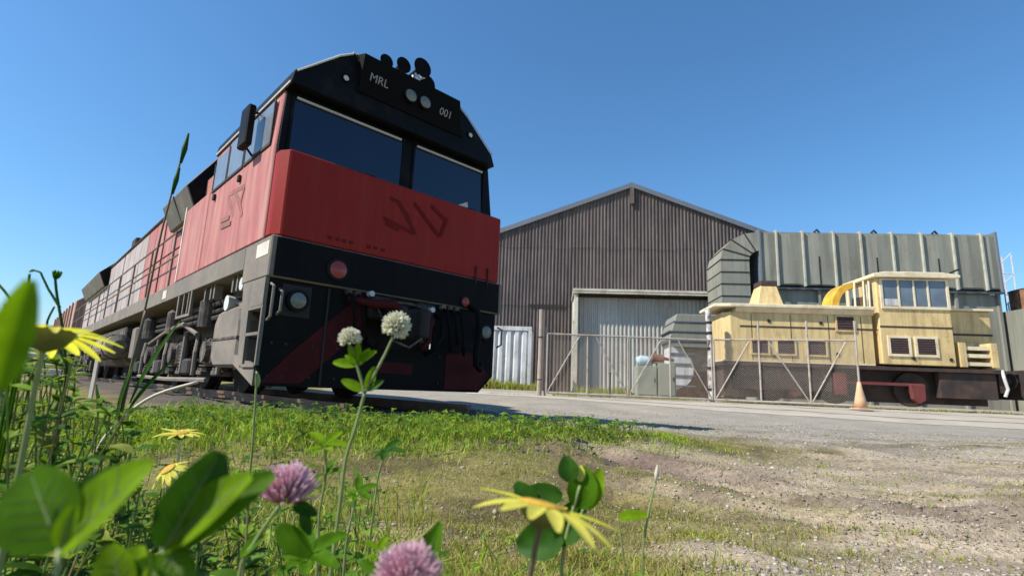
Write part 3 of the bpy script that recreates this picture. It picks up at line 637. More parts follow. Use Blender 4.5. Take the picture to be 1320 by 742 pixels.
# elbow: segments turning from the plenum down
cx, cz = .42, 5.42; R1, R0 = 1.22, .42
ang = [90, 112, 135, 158, 180]
sc = lambda r, t: (cx + r * 1.24 * math.cos(R(t)) if r > 1 else cx + r * math.cos(R(t)), cz + r * .95 * math.sin(R(t)))
for a, b in zip(ang[:-1], ang[1:]):
    P = [sc(R1, a), sc(R1, b), sc(R0, b), sc(R0, a)]; e = .03
    MB().prism(P, 'y', .02, 1.9).build('elbow_segment', M_duct, duct)
for t in ang:
    p, q = Vector(sc(R1 + .014, t)), Vector(sc(R0 - .01, t)); d = (q - p).normalized(); n = Vector((-d.y, d.x)) * .022
    MB().prism([p + n, p - n, q - n, q + n], 'y', .0, 1.92).build('elbow_flange', M_ductr if t in (90,) else M_soot, duct)
xl, xr = sc(R1, 180)[0], sc(R0, 180)[0]
for k in range(5):
    z1 = cz - .03 - k * .48; z0 = z1 - .44
    MB().box(xl + .0, xr, .02, 1.9, max(z0, 2.7), z1).build('duct_leg_panel', M_duct, duct)
    MB().box(xl - .015, xr + .012, .0, 1.92, max(z0, 2.7) - .038, max(z0, 2.7) - .002).build('flange', M_soot, duct)
MB().box(.40, .47, 1.0, 1.9, 3.0, 4.45).build('gap_shade', M_dark, duct)  # dark block stands in for the shaded gap beside the elbow leg
# stand under the plenum
MB().box(.3, 9.2, .25, 1.9, 0, 4.30).build('plenum_base', M_duct, duct)
for a in (1.06, 2.62, 4.22, 5.9, 7.58, 9.1): MB().box(a - .05, a + .05, .13, .245, 0, 4.30).build('leg', M_duct, duct)
MB().box(.3, 9.25, .05, .22, 4.305, 4.375).build('walkway_beam', M_barge, duct)

# fan unit between porch and shunter
M_tan = mat('tan_painted_steel', (.42, .32, .23), .7, var=.15, dirt=(.3, .2, .13), damt=.5)
M_rust = mat('rusty_scrap', (.20, .09, .05), .85, var=.3, scale=6, dirt=(.3, .17, .09), damt=.5, dscale=5)
fan = thing('fan_housing', 'grey green fan housing with banded curved side and tan face', 'fan housing', (5.55, 18.2, .33), Y5)
MB().prism([(.0, 2.05), (.25, 2.9), (1.5, 2.9), (1.5, 1.75), (.15, 1.75)], 'y', 0, 1.7).build('inlet_box', M_duct, fan, bevel=.02)
for k, (u, z) in enumerate(((.22, 2.62), (.05, 2.28), (.10, 1.95))): MB().box(u - .08, 1.53, -.03, 1.72, z, z + .035).build('band', M_barge, fan)
arc = [(.34 + .48 * math.cos(t), 1.0 + .62 * math.sin(t)) for t in np.linspace(R(70), R(-60), 9)]
MB().prism([(.05, 1.74), (.05, .2)] + [(a, b) for a, b in arc[::-1]] + [(.5, 1.74)], 'y', .1, 1.2).build('volute', M_cont, fan)  # white instead of duct green paints the casing's sunlit left side
for z in (1.5, 1.15, .75, .4): MB().box(.02, .86, .06, .09, z, z + .05).build('band', M_barge, fan)
MB().box(.5, 1.75, .35, 1.6, .95, 1.74).build('motor_cover', M_tan, fan, bevel=.03); MB().box(.3, 1.75, .4, 1.6, 0, .94).build('fan_base', M_rust, fan)
# cabinets and scrap by the porch
M_cab = mat('faded_green_cabinet', (.25, .27, .21), .7, var=.12, dirt=(.3, .27, .2), damt=.4)
c1 = at(840, 508, 16.6)
for k, (dx, w, h, lb) in enumerate(((-.45, .62, .98, 'faded grey green steel cabinet under the pale blue tarp roll'), (.19, .55, 1.08, 'faded grey green steel cabinet beside the fan housing'))):
    cb = thing('steel_cabinet', lb, 'cabinet', (c1.x + dx, 16.6 - .05 * k, .32), Y5, 'steel cabinets behind the gate')
    MB().box(0, w, 0, .6, .05, h).build('body', M_cab, cb, bevel=.012)
    MB().box(.03, w - .03, -.018, -.001, .10, h - .05).build('door', M_cab, cb, bevel=.006)
    MB().box(w - .10, w - .07, -.04, -.019, h * .5, h * .5 + .12).build('handle', M_soot, cb)
M_tarp = mat('pale_blue_tarp', (.38, .52, .55), .6, var=.2, scale=6)
tr = MB().tube([(c1.x - .42, 16.75, 1.45), (c1.x - .3, 16.75, 1.47), (c1.x - .1, 16.72, 1.46), (c1.x + .0, 16.7, 1.44)], [.12, .17, .16, .13], 12).build('tarp_roll', M_tarp, None, smooth=True)
tag(tr, 'rolled pale blue tarp lying on a steel cabinet', 'tarp')
sc_ = thing('scrap_motor', 'rusty brown scrap motor lying on the cabinets', 'motor', (c1.x + .12, 16.72, 1.40), Y5)
MB().cyl((-.05, 0, .16), (.3, 0, .16), .13, n=14).build('motor_body', M_rust, sc_); MB().cyl((.3, 0, .16), (.62, .02, .12), .05, n=10).build('shaft', M_rust, sc_); MB().box(-.05, .25, -.14, .14, -.0, .04).build('foot', M_rust, sc_)

# ------------------------------------------------------------------ cream shunter
M_cr = mat('sunbleached_cream_paint', (.64, .48, .215), .55, var=.08, scale=1.2, dirt=(.44, .31, .15), damt=.5, dscale=1.3, streak=True, rnd=.03, rust=.75, rcol=(.24, .13, .06))
M_crl = mat('pale_cream_paint', (.72, .62, .42), .55, var=.08, dirt=(.55, .44, .28), damt=.35, dscale=2, rnd=.02, rust=.6, rcol=(.30, .17, .08))
M_vent = mat('dark_brown_louvre', (.055, .03, .025), .7, var=.25, scale=10)
M_chas = mat('black_brown_chassis', (.035, .024, .020), .8, var=.35, scale=2.5, dirt=(.09, .05, .035), damt=.5, dscale=2)
M_redch = mat('dull_red_chassis', (.15, .028, .025), .75, var=.2, dirt=(.14, .05, .04), damt=.5, dscale=4)
M_cglass = mat('blue_grey_cab_glass', (.12, .145, .17), .12, var=.35, scale=1.6, spec=.7)
M_yel = mat('orange_yellow_canvas', (.62, .36, .035), .7, var=.2, scale=5, dirt=(.4, .2, .03), damt=.4)
SB = .35
sh = thing('diesel_shunter', 'small cream diesel shunter with tall cab and stubby chimney behind the gate', 'shunter', (6.1, 15.3, SB), Y5)
def cut_box(name, x0, x1, y0, y1, z0, z1, m, par=sh, bev=.012): return MB().box(x0, x1, y0, y1, z0, z1).build(name, m, par, bevel=bev)
# hood with chamfered end
MB().prism([(.16, .12), (.36, .0), (4.32, .0), (4.32, 1.5), (.36, 1.5), (.16, 1.38)], 'z', 1.16, 2.56).build('hood', M_cr, sh, bevel=.01)
MB().prism([(.12, 1.13), (.12, 1.16), (4.3, 1.16), (4.3, 1.13)], 'y', -.02, 1.55).build('sole_edge', M_crl, sh)
MB().prism([(-.12, -.03), (.35, -.16), (4.34, -.16), (4.34, 1.64), (.35, 1.64), (-.12, 1.5)], 'z', 2.70, 2.80).build('hood_roof', M_crl, sh, bevel=.015)
MB().prism([(-.16, 2.69), (-.04, 2.56), (1.54, 2.56), (1.64, 2.69)], 'x', .5, 4.33).build('roof_cove', M_crl, sh)
for u in (.95, 2.05, 3.1, 4.0): MB().box(u - .008, u + .008, -.008, -.0005, 1.18, 2.52).build('door_seam', M_vent, sh)
for (a, b, z0, z1) in ((.94, 1.38, 1.38, 1.74), (1.66, 2.12, 1.38, 1.75), (2.46, 2.98, 1.38, 1.76), (3.34, 3.80, 2.12, 2.50)):
    fr = MB().box(a - .05, a - .002, -.035, -.001, z0 - .05, z1 + .05).box(b + .002, b + .05, -.035, -.001, z0 - .05, z1 + .05).box(a - .002, b + .002, -.035, -.001, z1 + .002, z1 + .05).box(a - .002, b + .002, -.035, -.001, z0 - .05, z0 - .002)
    v = MB().box(a, b, -.012, -.002, z0, z1).build('louvre', M_vent, sh); fr.build('frame', M_cr, v)
    for k in range(5): zz = z0 + (z1 - z0) * (k + .5) / 5; MB().prism([(-.03, zz - .02), (-.013, zz + .025), (-.013, zz + .018), (-.03, zz - .027)], 'x', a + .005, b - .005).build('louvre_slat', M_vent, v)
MB().box(.62, 4.45, -.010, -.0095 + .008, 2.13, 2.175).build('waist_stripe', M_vent, sh)
for u, z in ((1.45, 2.32), (2.9, 2.30), (3.3, 1.42), (1.55, 1.3)): MB().cyl((u, -.02, z), (u, .0, z), .05, n=10).build('latch', M_soot, sh)
# chimney
MB().prism([(1.30, .45), (2.12, .45), (2.12, 1.35), (1.30, 1.35)], 'z', 2.802, 3.50, [(1.50, .62), (1.98, .62), (1.98, 1.18), (1.50, 1.18)]).build('chimney', M_cr, sh, bevel=.02)
MB().box(1.50, 1.99, .60, 1.2, 3.50, 3.66).build('chimney_cap', M_vent, sh, bevel=.015)
# cab
MB().box(4.46, 6.42, -.08, 1.55, 1.18, 3.66).build('cab_body', M_cr, sh, bevel=.02)
MB().prism([(4.34, 3.664), (6.5, 3.664), (6.70, 3.69), (6.70, 3.76), (6.2, 3.83), (4.7, 3.83), (4.34, 3.77)], 'y', -.22, 1.45).build('cab_roof', M_crl, sh, bevel=.015)
MB().cyl((5.35, .2, 3.86), (5.75, .2, 3.86), .07, n=10).build('roof_vent', M_crl, sh); MB().tube([(6.5, -.1, 3.84), (6.62, -.12, 3.9), (6.74, -.14, 3.95)], .03, 6).build('horn', M_soot, sh)
win = MB().box(4.62, 6.34, -.092, -.082, 2.84, 3.60).build('cab_window', M_cglass, sh)
for u in (5.05, 5.47, 5.85): MB().box(u - .022, u + .022, -.115, -.0925, 2.84, 3.60).build('mullion', M_crl, win)
f = MB().box(4.55, 6.41, -.12, -.0805, 2.76, 2.838).box(4.55, 4.618, -.12, -.0805, 2.84, 3.64).box(6.342, 6.41, -.12, -.0805, 2.84, 3.64).box(4.62, 6.34, -.12, -.0805, 3.602, 3.64); f.build('frame', M_crl, win)
MB().box(4.64, 5.02, -.098, -.0925, 2.86, 3.05).build('sill_card', M_cont, win)
for (y0, y1) in ((.10, .60), (.80, 1.30)):
    w2 = MB().box(4.448, 4.458, y0, y1, 2.86, 3.55).build('end_window', M_cglass, sh)
    MB().box(4.435, 4.4475, (y0 + y1) / 2 - .02, (y0 + y1) / 2 + .02, 2.86, 3.55).build('mullion', M_crl, w2)
for (a, b) in ((4.70, 5.18), (5.42, 5.90)):
    v = MB().box(a, b, -.096, -.082, 1.48, 1.92).build('louvre', M_vent, sh)
    MB().box(a - .07, a - .002, -.115, -.081, 1.41, 1.99).box(b + .002, b + .07, -.115, -.081, 1.41, 1.99).box(a - .002, b + .002, -.115, -.081, 1.922, 1.99).box(a - .002, b + .002, -.115, -.081, 1.41, 1.478).build('frame', M_crl, v)
    for k in range(6): zz = 1.5 + .40 * (k + .5) / 6; MB().prism([(-.112, zz - .02), (-.097, zz + .02), (-.097, zz + .012), (-.112, zz - .028)], 'x', a + .004, b - .004).build('louvre_slat', M_vent, v)
MB().box(4.47, 6.43, -.088, -.081, 2.22, 2.27).build('waist_stripe', M_vent, sh)
for u in (5.30, 6.28): MB().cyl((u, -.10, 1.36), (u, -.08, 1.36), .05, n=10).build('latch', M_soot, sh)
# yellow canvas on the hood in front of the cab
cv = MB(); n = 12
for i in range(n): pass
pts = [(4.12 - .66 * math.sin(t) * 1.05, 2.81 + .80 * math.cos(t)) for t in np.linspace(0, R(90), 10)]
inner = [(4.12 - .50 * math.sin(t), 2.81 + .62 * math.cos(t)) for t in np.linspace(0, R(90), 10)]
yc = MB().prism(pts + inner[::-1], 'y', .35, 1.0).build('canvas_hood', M_yel, None); yc.location = (6.1, 15.3, SB); yc.rotation_euler = (0, 0, Y5)
tag(yc, 'orange yellow canvas sheet curved against the cream cab', 'canvas sheet')
for u in (3.75, 3.95, 4.2, 4.35): MB().cyl((u, .1, 2.80), (u + .02, .1, 3.60 - (.3 if u < 3.8 else 0)), .025, n=6).build('handrail', M_crl, sh)
# rear hood, set back and shaded by the cab
MB().box(6.44, 7.98, .60, 1.5, 1.18, 2.86).build('rear_hood', M_cr, sh, bevel=.03)
MB().box(6.45, 7.97, .588, .598, 2.13, 2.19).build('waist_stripe', M_vent, sh)
MB().box(6.44, 8.04, .52, 1.6, 2.862, 2.93).build('rear_hood_roof', M_crl, sh, bevel=.01)
# end steps
stp = MB().box(6.55, 6.72, -.06, .5, 1.18, 1.86).build('step_side', M_cr, sh); MB().box(7.38, 7.54, -.06, .5, 1.18, 1.86).build('step_side', M_cr, sh)
for z in (1.22, 1.45, 1.66): MB().box(6.73, 7.37, -.02, .5, z, z + .10).build('step', M_crl, sh)
MB().box(6.5, 7.6, .505, .60, 1.18, 1.9).build('step_back', M_cr, sh)
# chassis
MB().box(.12, 7.6, -.04, 2.2, 1.02, 1.125).build('footplate', M_chas, sh)
MB().box(.25, 7.5, .45, 2.0, .12, 1.015).build('chassis', M_chas, sh)
MB().box(.35, 3.1, .02, .24, .34, 1.01).build('battery_box', M_chas, sh, bevel=.01); MB().box(6.0, 7.5, .05, .24, .3, 1.01).build('tool_box', M_chas, sh, bevel=.01)
for u in (1.5, 3.3, 5.4):
    MB().cyl((u, .30, .5), (u, .42, .5), .48, n=28).build('wheel', M_chas, sh); MB().cyl((u, .2, .5), (u, .295, .5), .14, n=14).build('hub', M_redch, sh)
MB().box(2.9, 5.6, .10, .16, .60, .68).build('coupling_rod', M_redch, sh)
for u in (1.85, 5.2): MB().prism([(u, .66), (u + .42, .66), (u + .40, .22), (u + .22, .10), (u + .06, .24)], 'y', .04, .18).build('counterweight', M_redch, sh, bevel=.02)
MB().box(3.15, 3.5, .02, .22, .3, .9).build('sand_box', M_redch, sh)
MB().box(7.6, 7.8, .1, 2.1, .5, 1.1).build('buffer_beam', M_chas, sh)
for y in (.45, 1.75): MB().cyl((7.8, y, .85), (8.15, y, .85), .09, n=12).cyl((8.15, y, .85), (8.2, y, .85), .22, n=18).build('buffer', M_chas, sh)
MB().tube([(7.62, -.02, 1.12), (7.6, -.08, .9), (7.66, -.08, .6), (7.6, -.04, .4)], .04, 8).build('brake_hose', M_palebar, sh)
# second dark vehicle end to the right of the shunter
wb = thing('flat_wagon', 'low black flat wagon coupled to the cream shunter', 'wagon', (14.35, 14.55, SB), Y5)
MB().box(0, 6, .1, 2.2, .35, 1.15).build('wagon_body', M_chas, wb); MB().box(-.02, 6, .02, .09, 1.05, 1.16).build('side_rail', M_frame, wb); MB().box(-.02, 6, .02, .09, .26, .33).build('side_rail', M_frame, wb)
for u in (1, 4.8): MB().cyl((u, .3, .36), (u, .45, .36), .36, n=20).build('wheel', M_chas, wb)

# ------------------------------------------------------------------ gates and posts
M_galv = mat('galvanised_tube', (.40, .36, .31), .6, metal=.2, var=.15, dirt=(.3, .2, .13), damt=.4, dscale=5)
M_wood = mat('weathered_timber_post', (.36, .29, .23), .9, var=.2, scale=4, bump=.2, bscale=30)
M_wire = mat('dull_chain_wire', (.34, .30, .25), .7, metal=.2, var=.15)
G1 = R(0); G2 = R(-20)
def wires(L, h0, h1, p=.062, r_=.0023):
    Vs = []; Fs = []
    for sgn in (1, -1):
        k = -int((h1 - h0) / p) - 1
        while k * p < L + (h1 - h0):
            # line u = k*p + sgn*(z-h0)
            za, zb = h0, h1; ua = k * p + (0 if sgn > 0 else (h1 - h0)); f = lambda z: ua + sgn * (z - h0)
            lo, hi = (0 - ua) / sgn + h0, (L - ua) / sgn + h0
            if lo > hi: lo, hi = hi, lo
            za, zb = max(za, lo), min(zb, hi)
            if zb - za > .03:
                a = (f(za), za); b = (f(zb), zb); o = len(Vs); y = .004 * sgn
                dx, dz = -sgn * .7071 * r_, .7071 * r_
                for (u, z) in (a, b): Vs += [(u + dx, y, z + dz), (u, y - r_, z), (u - dx, y, z - dz)]
                Fs += [(o, o + 1, o + 4, o + 3), (o + 1, o + 2, o + 5, o + 4), (o + 2, o, o + 3, o + 5)]
            k += 1
    return np.array(Vs), np.array(Fs)
def gate(name, label, loc, yaw, xs, h0, h1, diag, tall=0.0):
    g = thing(name, label, 'gate', loc, yaw, 'chain wire yard gates')
    L = xs[-1]
    for z in (h0, h1): MB().cyl((-.0, 0, z), (L, 0, z), .026, n=8).build('rail', M_galv, g)
    for k, x in enumerate(xs): MB().cyl((x, .0, h0 - .02), (x, .0, h1 + (tall if k else 0)), .026, n=8).build('upright', M_galv, g)
    for k, (a, b) in enumerate(zip(xs[:-1], xs[1:])):
        p, q = ((a + .03, 0, h0 + .03), (b - .2 * (b - a), 0, h1 - .03)) if diag[k] == '/' else ((a + .2 * (b - a), 0, h1 - .03), (b - .03, 0, h0 + .03))
        MB().cyl(p, q, .019, n=8).build('brace', M_galv, g)
    Vw, Fw = wires(L, h0, h1); w = npmesh('chain_wire', Vw, Fw, M_wire, g, kind='stuff'); w.location = (0, .03, 0)
    return g
gate('yard_gate', 'long chain wire gate leaf in front of the pale sliding door', (1.08, 15, .30), R(0), [0, 1.15, 2.3, 3.5, 4.68], .06, 1.72, '/\\/\\')
gate('yard_gate', 'chain wire gate leaf with tall uprights in front of the cream shunter', (5.80, 14.98, .30), G2, [0.02, 1.2, 2.4, 3.53], .06, 1.74, '/\\/', .52)
p1 = thing('gate_post', 'tall weathered timber gate post beside the white container', 'post', (.88, 15.05, .22), 0)
MB().tube([(0, 0, 0), (.01, 0, 1.2), (0, 0, 2.50)], [.075, .07, .062], 12).build('pole', M_wood, p1); 
for z in (.5, 1.7): MB().tube([(.075 * math.cos(t), .075 * math.sin(t), z) for t in np.linspace(0, 6.28, 13)], .012, 4).build('hinge_band', M_soot, p1)
MB().cyl((.16, .05, 0), (.16, .05, 2.0), .03, n=8).build('hinge_tube', M_galv, p1)
p2 = thing('gate_post', 'peeling white and rust banded post between the two gate leaves', 'post', (5.72, 15.08, .25), 0)
M_peel = mat('peeling_white_paint', (.66, .62, .58), .7, var=.1, dirt=(.10, .07, .055), damt=.62, dscale=5)
MB().tube([(.04, 0, 0), (.02, 0, .9), (.05, 0, 1.6), (.0, 0, 2.7)], [.09, .075, .08, .075], 12).build('pole', M_peel, p2)
for z in (.35, .95, 1.5, 1.95, 2.25): MB().cyl((.02, 0, z), (.02, 0, z + .07), .092, n=12).build('band', M_soot, p2)
p3 = thing('stub_post', 'short dark stub post in front of the sliding door', 'post', (3.1, 16.2, .25), 0)
MB().cyl((0, 0, 0), (0, 0, .75), .03, n=8).build('pole', M_soot, p3); MB().cyl((0, 0, .75), (0, 0, .78), .04, n=8).build('cap', M_soot, p3)
# traffic cone
M_cone = mat('sunbleached_orange_cone', (.62, .37, .20), .7, var=.15, scale=4, dirt=(.5, .36, .25), damt=.5)
cp_ = at(1110, 527, 12.9); cone = thing('traffic_cone', 'faded orange traffic cone at the end of the gate', 'traffic cone', (cp_.x, 12.9, cp_.z - .01), 0)
MB().tube([(0, 0, .035), (0, 0, .25), (0, 0, .5), (0, 0, .66)], [.155, .115, .065, .035], 20).build('cone', M_cone, cone, smooth=True); MB().box(-.18, .18, -.18, .18, 0, .034).build('base', M_cone, cone, bevel=.012)
# stuff beyond the duct on the far right
pl = thing('louvred_plant_room', 'grey louvred plant room behind the shunter', 'plant room', (18.5, 18.4, .3), Y5)
MB().box(.0, 8, .1, 3, 0, 3.7).build('wall', M_duct, pl)
for k in range(14): MB().box(.1 + k * .34, .1 + k * .34 + .12, -.0, .098, 1.9, 3.6).build('louvre_blade', M_ductr, pl)
MB().box(0, 8, -.05, .099, 3.61, 3.74).build('top_beam', M_ductr, pl); MB().box(0, 8, -.05, .099, 1.7, 1.85).build('mid_beam', M_ductr, pl)
for k in range(9): MB().box(.15 + k * .5, .22 + k * .5, .02, .098, .1, 1.69).build('stud', M_ductr, pl)
tk = thing('rusty_tank', 'red brown tank on top of the plant room', 'tank', (19.3, 19.3, 4.05), Y5)
MB().cyl((.9, .3, 0), (.9, .3, .85), .95, n=24).build('tank_shell', M_rust, tk); MB().cyl((.9, .3, .85), (.9, .3, .95), .98, .6, n=24).build('tank_lid', M_rust, tk)
ms = thing('lattice_mast', 'thin white lattice mast beside the end of the duct', 'mast', (20.2, 21, .3), Y5)
for dx in (0, .45):
    for dy in (0, .45): MB().cyl((dx, dy, 0), (dx, dy, 6.4), .025, n=6).build('upright', M_white, ms)
for k in range(14): MB().cyl((0, 0, .3 + k * .44), (.45, 0, .3 + k * .44 + (.44 if k % 2 else 0)), .016, n=5).build('lacing', M_white, ms)
# timber sleepers stacked far left
stk = thing('sleeper_stack', 'low stack of grey concrete sleepers beyond the weeds', 'sleeper stack', (-22.0, 22.5, .05), R(15))
M_sl = mat('grey_concrete_sleeper', (.36, .34, .31), .9, var=.15, rnd=.12)
slm = None
for r_ in range(5):
    for c in range(2):
        if slm is None: o = MB().box(0, 2.9, 0, .24, 0, .2).build('sleeper', M_sl, stk, bevel=.02); slm = o.data
        else: o = link('sleeper', slm, stk)
        o.location = (c * 3.0 + .05 * (r_ % 2), .03 * r_, r_ * .215)
wp_ = at(118, 505, 6.3); wpo = thing('marker_post', 'thin white marker post beside the locomotive fuel tank', 'post', (wp_.x, 6.3, .0), 0)
MB().box(-.022, .022, -.012, .012, 0, .62).build('stake', M_white, wpo, bevel=.004); MB().box(-.0225, .0225, -.0125, .0125, .62, .655).build('tip', M_soot, wpo)

# ------------------------------------------------------------------ grass, ground cover and pebbles (nobody could count them)
M_grass = mat('grass_blades', (1, 1, 1), .6, tint=True, var=.15, scale=4, spec=.25, transl=.35)
M_leafs = mat('clover_ground_leaf', (1, 1, 1), .55, tint=True, var=.2, scale=60, spec=.15, transl=.35)
def polar(n, r0, r1, a0=-52, a1=50, rng=RNG):
    r = np.exp(rng.uniform(math.log(r0), math.log(r1), n)); a = np.radians(rng.uniform(a0, a1, n)); return r * np.sin(a), r * np.cos(a)
def blades(x, y, z, h, w, lean, cols, rng=RNG):
    n = len(x); th = rng.uniform(0, 2 * np.pi, n); la = rng.uniform(0, 2 * np.pi, n)
    sx, sy = np.cos(th) * w, np.sin(th) * w; lx, ly = np.cos(la) * lean * h, np.sin(la) * lean * h
    V = np.zeros((n, 5, 3)); b = np.stack([x, y, z - .01], 1); side = np.stack([sx, sy, 0 * sx], 1)
    m = b + np.stack([lx * .35, ly * .35, h * .6], 1); t = b + np.stack([lx, ly, h * (1 - .25 * lean)], 1)
    V[:, 0] = b - side; V[:, 1] = b + side; V[:, 2] = m + side * .7; V[:, 3] = m - side * .7; V[:, 4] = t
    o = np.arange(n)[:, None] * 5
    F = np.concatenate([o + [0, 1, 2], o + [0, 2, 3], o + [3, 2, 4]]); C = np.repeat(cols[:, None, :], 5, 1).reshape(-1, 3)
    return V.reshape(-1, 3), F, C
def joinv(parts):
    Vs, Fs, Cs, o = [], [], [], 0
    for V, F, C in parts: Vs.append(V); Fs.append(F + o); Cs.append(C); o += len(V)
    return np.concatenate(Vs), np.concatenate(Fs), np.concatenate(Cs)
GREEN = np.array([.27, .37, .04]); DRY = np.array([.40, .32, .13]); OLIVE = np.array([.24, .235, .04])
def gcol(n, wg, wo, wd, rng=RNG):
    k = rng.choice(3, n, p=[wg, wo, wd]); c = np.stack([GREEN, OLIVE, DRY])[k]; return c * rng.uniform(.65, 1.35, (n, 1))
parts = []
x, y = polar(330000, .7, 6.5); t = turf(x, y); l = lush(x, y); keep = RNG.random(len(x)) < t * (.35 + .65 * sstep(.35, .6, fbm(x, y, 5, 77))) * .8
x, y, l = x[keep], y[keep], l[keep]; z = gh(x, y); n = len(x)
isl = RNG.random(n) < l
h = np.where(isl, RNG.uniform(.025, .075, n), RNG.uniform(.010, .038, n)) * (1 + .7 * (1 - sstep(1.0, 2.2, np.hypot(x, y)))); c = np.where(isl[:, None], gcol(n, .72, .24, .04), gcol(n, .14, .48, .38))
parts.append(blades(x, y, z, h, np.where(isl, .0026, .0014), RNG.uniform(.3, 1.3, n), c))
# lush strip in front of the locomotive
n = 42000; tt_ = RNG.random(n); off = RNG.normal(size=n) * .36
ax, ay, bx_, by_ = -3.9, 3.35, 1.5, 4.6; dx, dy = bx_ - ax, by_ - ay; L_ = math.hypot(dx, dy)
x = ax + dx * tt_ - dy / L_ * off; y = ay + dy * tt_ + dx / L_ * off; k = (np.abs(off) < .9) & (RNG.random(n) < (1.0 - .9 * sstep(.5, 1, tt_)) * (.3 + .7 * sstep(.35, .55, fbm(x, y, 2.2, 5)))); x, y = x[k], y[k]; n = len(x)
hh = RNG.uniform(.03, .115, n)*(1-.6*sstep(.6, 1, np.clip((x-ax)/dx,0,1))) * (.55 + .9 * fbm(x, y, 1.6, 41))
parts.append(blades(x, y, gh(x, y), hh, RNG.uniform(.003, .006, n), RNG.uniform(.2, 1.0, n), gcol(n, .8, .17, .03)))
# longer grass at the near left
x, y = polar(5200, .45, 2.6, -50, -8); n = len(x)
parts.append(blades(x, y, gh(x, y), RNG.uniform(.05, .16, n), RNG.uniform(.0012, .0024, n), RNG.uniform(.1, .9, n), gcol(n, .45, .3, .25)))
# dry tufts on the tracks and weeds along the container and the gates
cx_, cy_ = polar(260, 1.3, 8.5, 0, 48); kk = RNG.random(260) < .75 - .6 * np.exp(-(rut(cx_, cy_) / .15) ** 2); cx_, cy_ = cx_[kk], cy_[kk]
for X, Y in zip(cx_, cy_):
    m = int(RNG.integers(14, 60)); s_ = RNG.uniform(.02, .10) * (1 + .1 * Y); x = X + RNG.normal(size=m) * s_; y = Y + RNG.normal(size=m) * s_ * .7
    parts.append(blades(x, y, gh(x, y), RNG.uniform(.012, .045, m), np.full(m, .0016 + .0004 * Y), RNG.uniform(.3, 1.2, m), gcol(m, .28, .42, .30)))
for (x0, x1, Y, hm, m, pg) in ((-2, 1.2, 21.6, .55, 2200, .3), (1.3, 5.6, 16.0, .22, 900, .35), (2.8, 5.0, 21.8, .45, 700, .3), (6, 14, 14.7, .16, 900, .3), (-.5, 9, 15.5, .12, 900, .3)):
    x = RNG.uniform(x0, x1, m); y = Y + RNG.normal(size=m) * .22
    parts.append(blades(x, y, gh(x, y), RNG.uniform(.2, 1, m) * hm * (.4 + .9 * fbm(x, y * 0, 1.5, 8)), np.full(m, .011), RNG.uniform(.2, .8, m), gcol(m, pg, .4, .6 - pg)))
Vg, Fg, Cg = joinv(parts)
go = npmesh('grass', Vg, Fg, M_grass, None, Cg); tag(go, 'short green and drying grass over the rough ground', 'grass', kind='stuff')

# pebbles
x, y = polar(60000, .75, 11, -30, 50); k = RNG.random(len(x)) < (1 - .93 * turf(x, y)) * (.25 + .75 * sstep(.35, .65, fbm(x, y, 1.7, 61))); x, y = x[k], y[k]; n = len(x)
sz = np.exp(RNG.normal(math.log(.0029), .42, n)) * (1 + .22 * np.hypot(x, y)); sz = np.minimum(sz, .017)
gr_ = (1 + 5 ** .5) / 2; icv = np.array([[-1, gr_, 0], [1, gr_, 0], [-1, -gr_, 0], [1, -gr_, 0], [0, -1, gr_], [0, 1, gr_], [0, -1, -gr_], [0, 1, -gr_], [gr_, 0, -1], [gr_, 0, 1], [-gr_, 0, -1], [-gr_, 0, 1]], float) / 1.9
icf = np.array([[0, 11, 5], [0, 5, 1], [0, 1, 7], [0, 7, 10], [0, 10, 11], [1, 5, 9], [5, 11, 4], [11, 10, 2], [10, 7, 6], [7, 1, 8], [3, 9, 4], [3, 4, 2], [3, 2, 6], [3, 6, 8], [3, 8, 9], [4, 9, 5], [2, 4, 11], [6, 2, 10], [8, 6, 7], [9, 8, 1]])
Vp = icv[None] * RNG.uniform(.8, 1.15, (n, 12, 1)) * (sz[:, None] * RNG.uniform(.55, 1.2, (n, 3)))[:, None]; Vp[..., 2] *= .7; th = RNG.uniform(0, 6.28, n); co, si = np.cos(th)[:, None], np.sin(th)[:, None]
Vp = np.stack([Vp[..., 0] * co - Vp[..., 1] * si, Vp[..., 0] * si + Vp[..., 1] * co, Vp[..., 2]], -1) + np.stack([x, y, gh(x, y) + sz * .15], -1)[:, None]
Fp = (np.arange(n)[:, None, None] * 12 + icf[None]).reshape(-1, 3)
pc = np.stack([[.36, .31, .245], [.27, .23, .185], [.42, .385, .33], [.17, .13, .105]])[RNG.choice(4, n, p=[.42, .36, .05, .17])] * RNG.uniform(.75, 1.2, (n, 1))
po = npmesh('gravel', Vp.reshape(-1, 3), Fp, mat('pebble_stone', (1, 1, 1), .9, tint=True, var=.1, scale=50, spec=.2), None, np.repeat(pc, 12, 0), True); tag(po, 'loose tan and grey gravel scattered over the dirt', 'gravel', kind='stuff')

# ------------------------------------------------------------------ leaves and flowers
def leaf_grid(p, d, nrm, L, W, fold=.25, curl=.15, nu=6, nv=4, tip=.9):
    """one leaflet: blade from p along d; returns vertices and quads"""
    d = Vector(d).normalized(); nrm = Vector(nrm); s = d.cross(nrm).normalized(); nrm = s.cross(d).normalized(); vs = []; fs = []
    for i in range(nu + 1):
        t = i / nu; w = W * .5 * (max(0, math.sin(math.pi * min(1, t * tip + .04) ** .85))) ** .7
        for j in range(nv + 1):
            q = j / nv * 2 - 1
            vs.append(Vector(p) + d * (L * t) + s * (w * q) + nrm * (abs(q) * w * fold * 1.6 - curl * L * t * t))
    for i in range(nu):
        for j in range(nv): a = i * (nv + 1) + j; fs.append((a, a + 1, a + nv + 2, a + nv + 1))
    return vs, fs
M_leaf = mat('clover_leaf_green', (.065, .155, .005), .6, var=.3, scale=110, spec=.06, transl=.4)
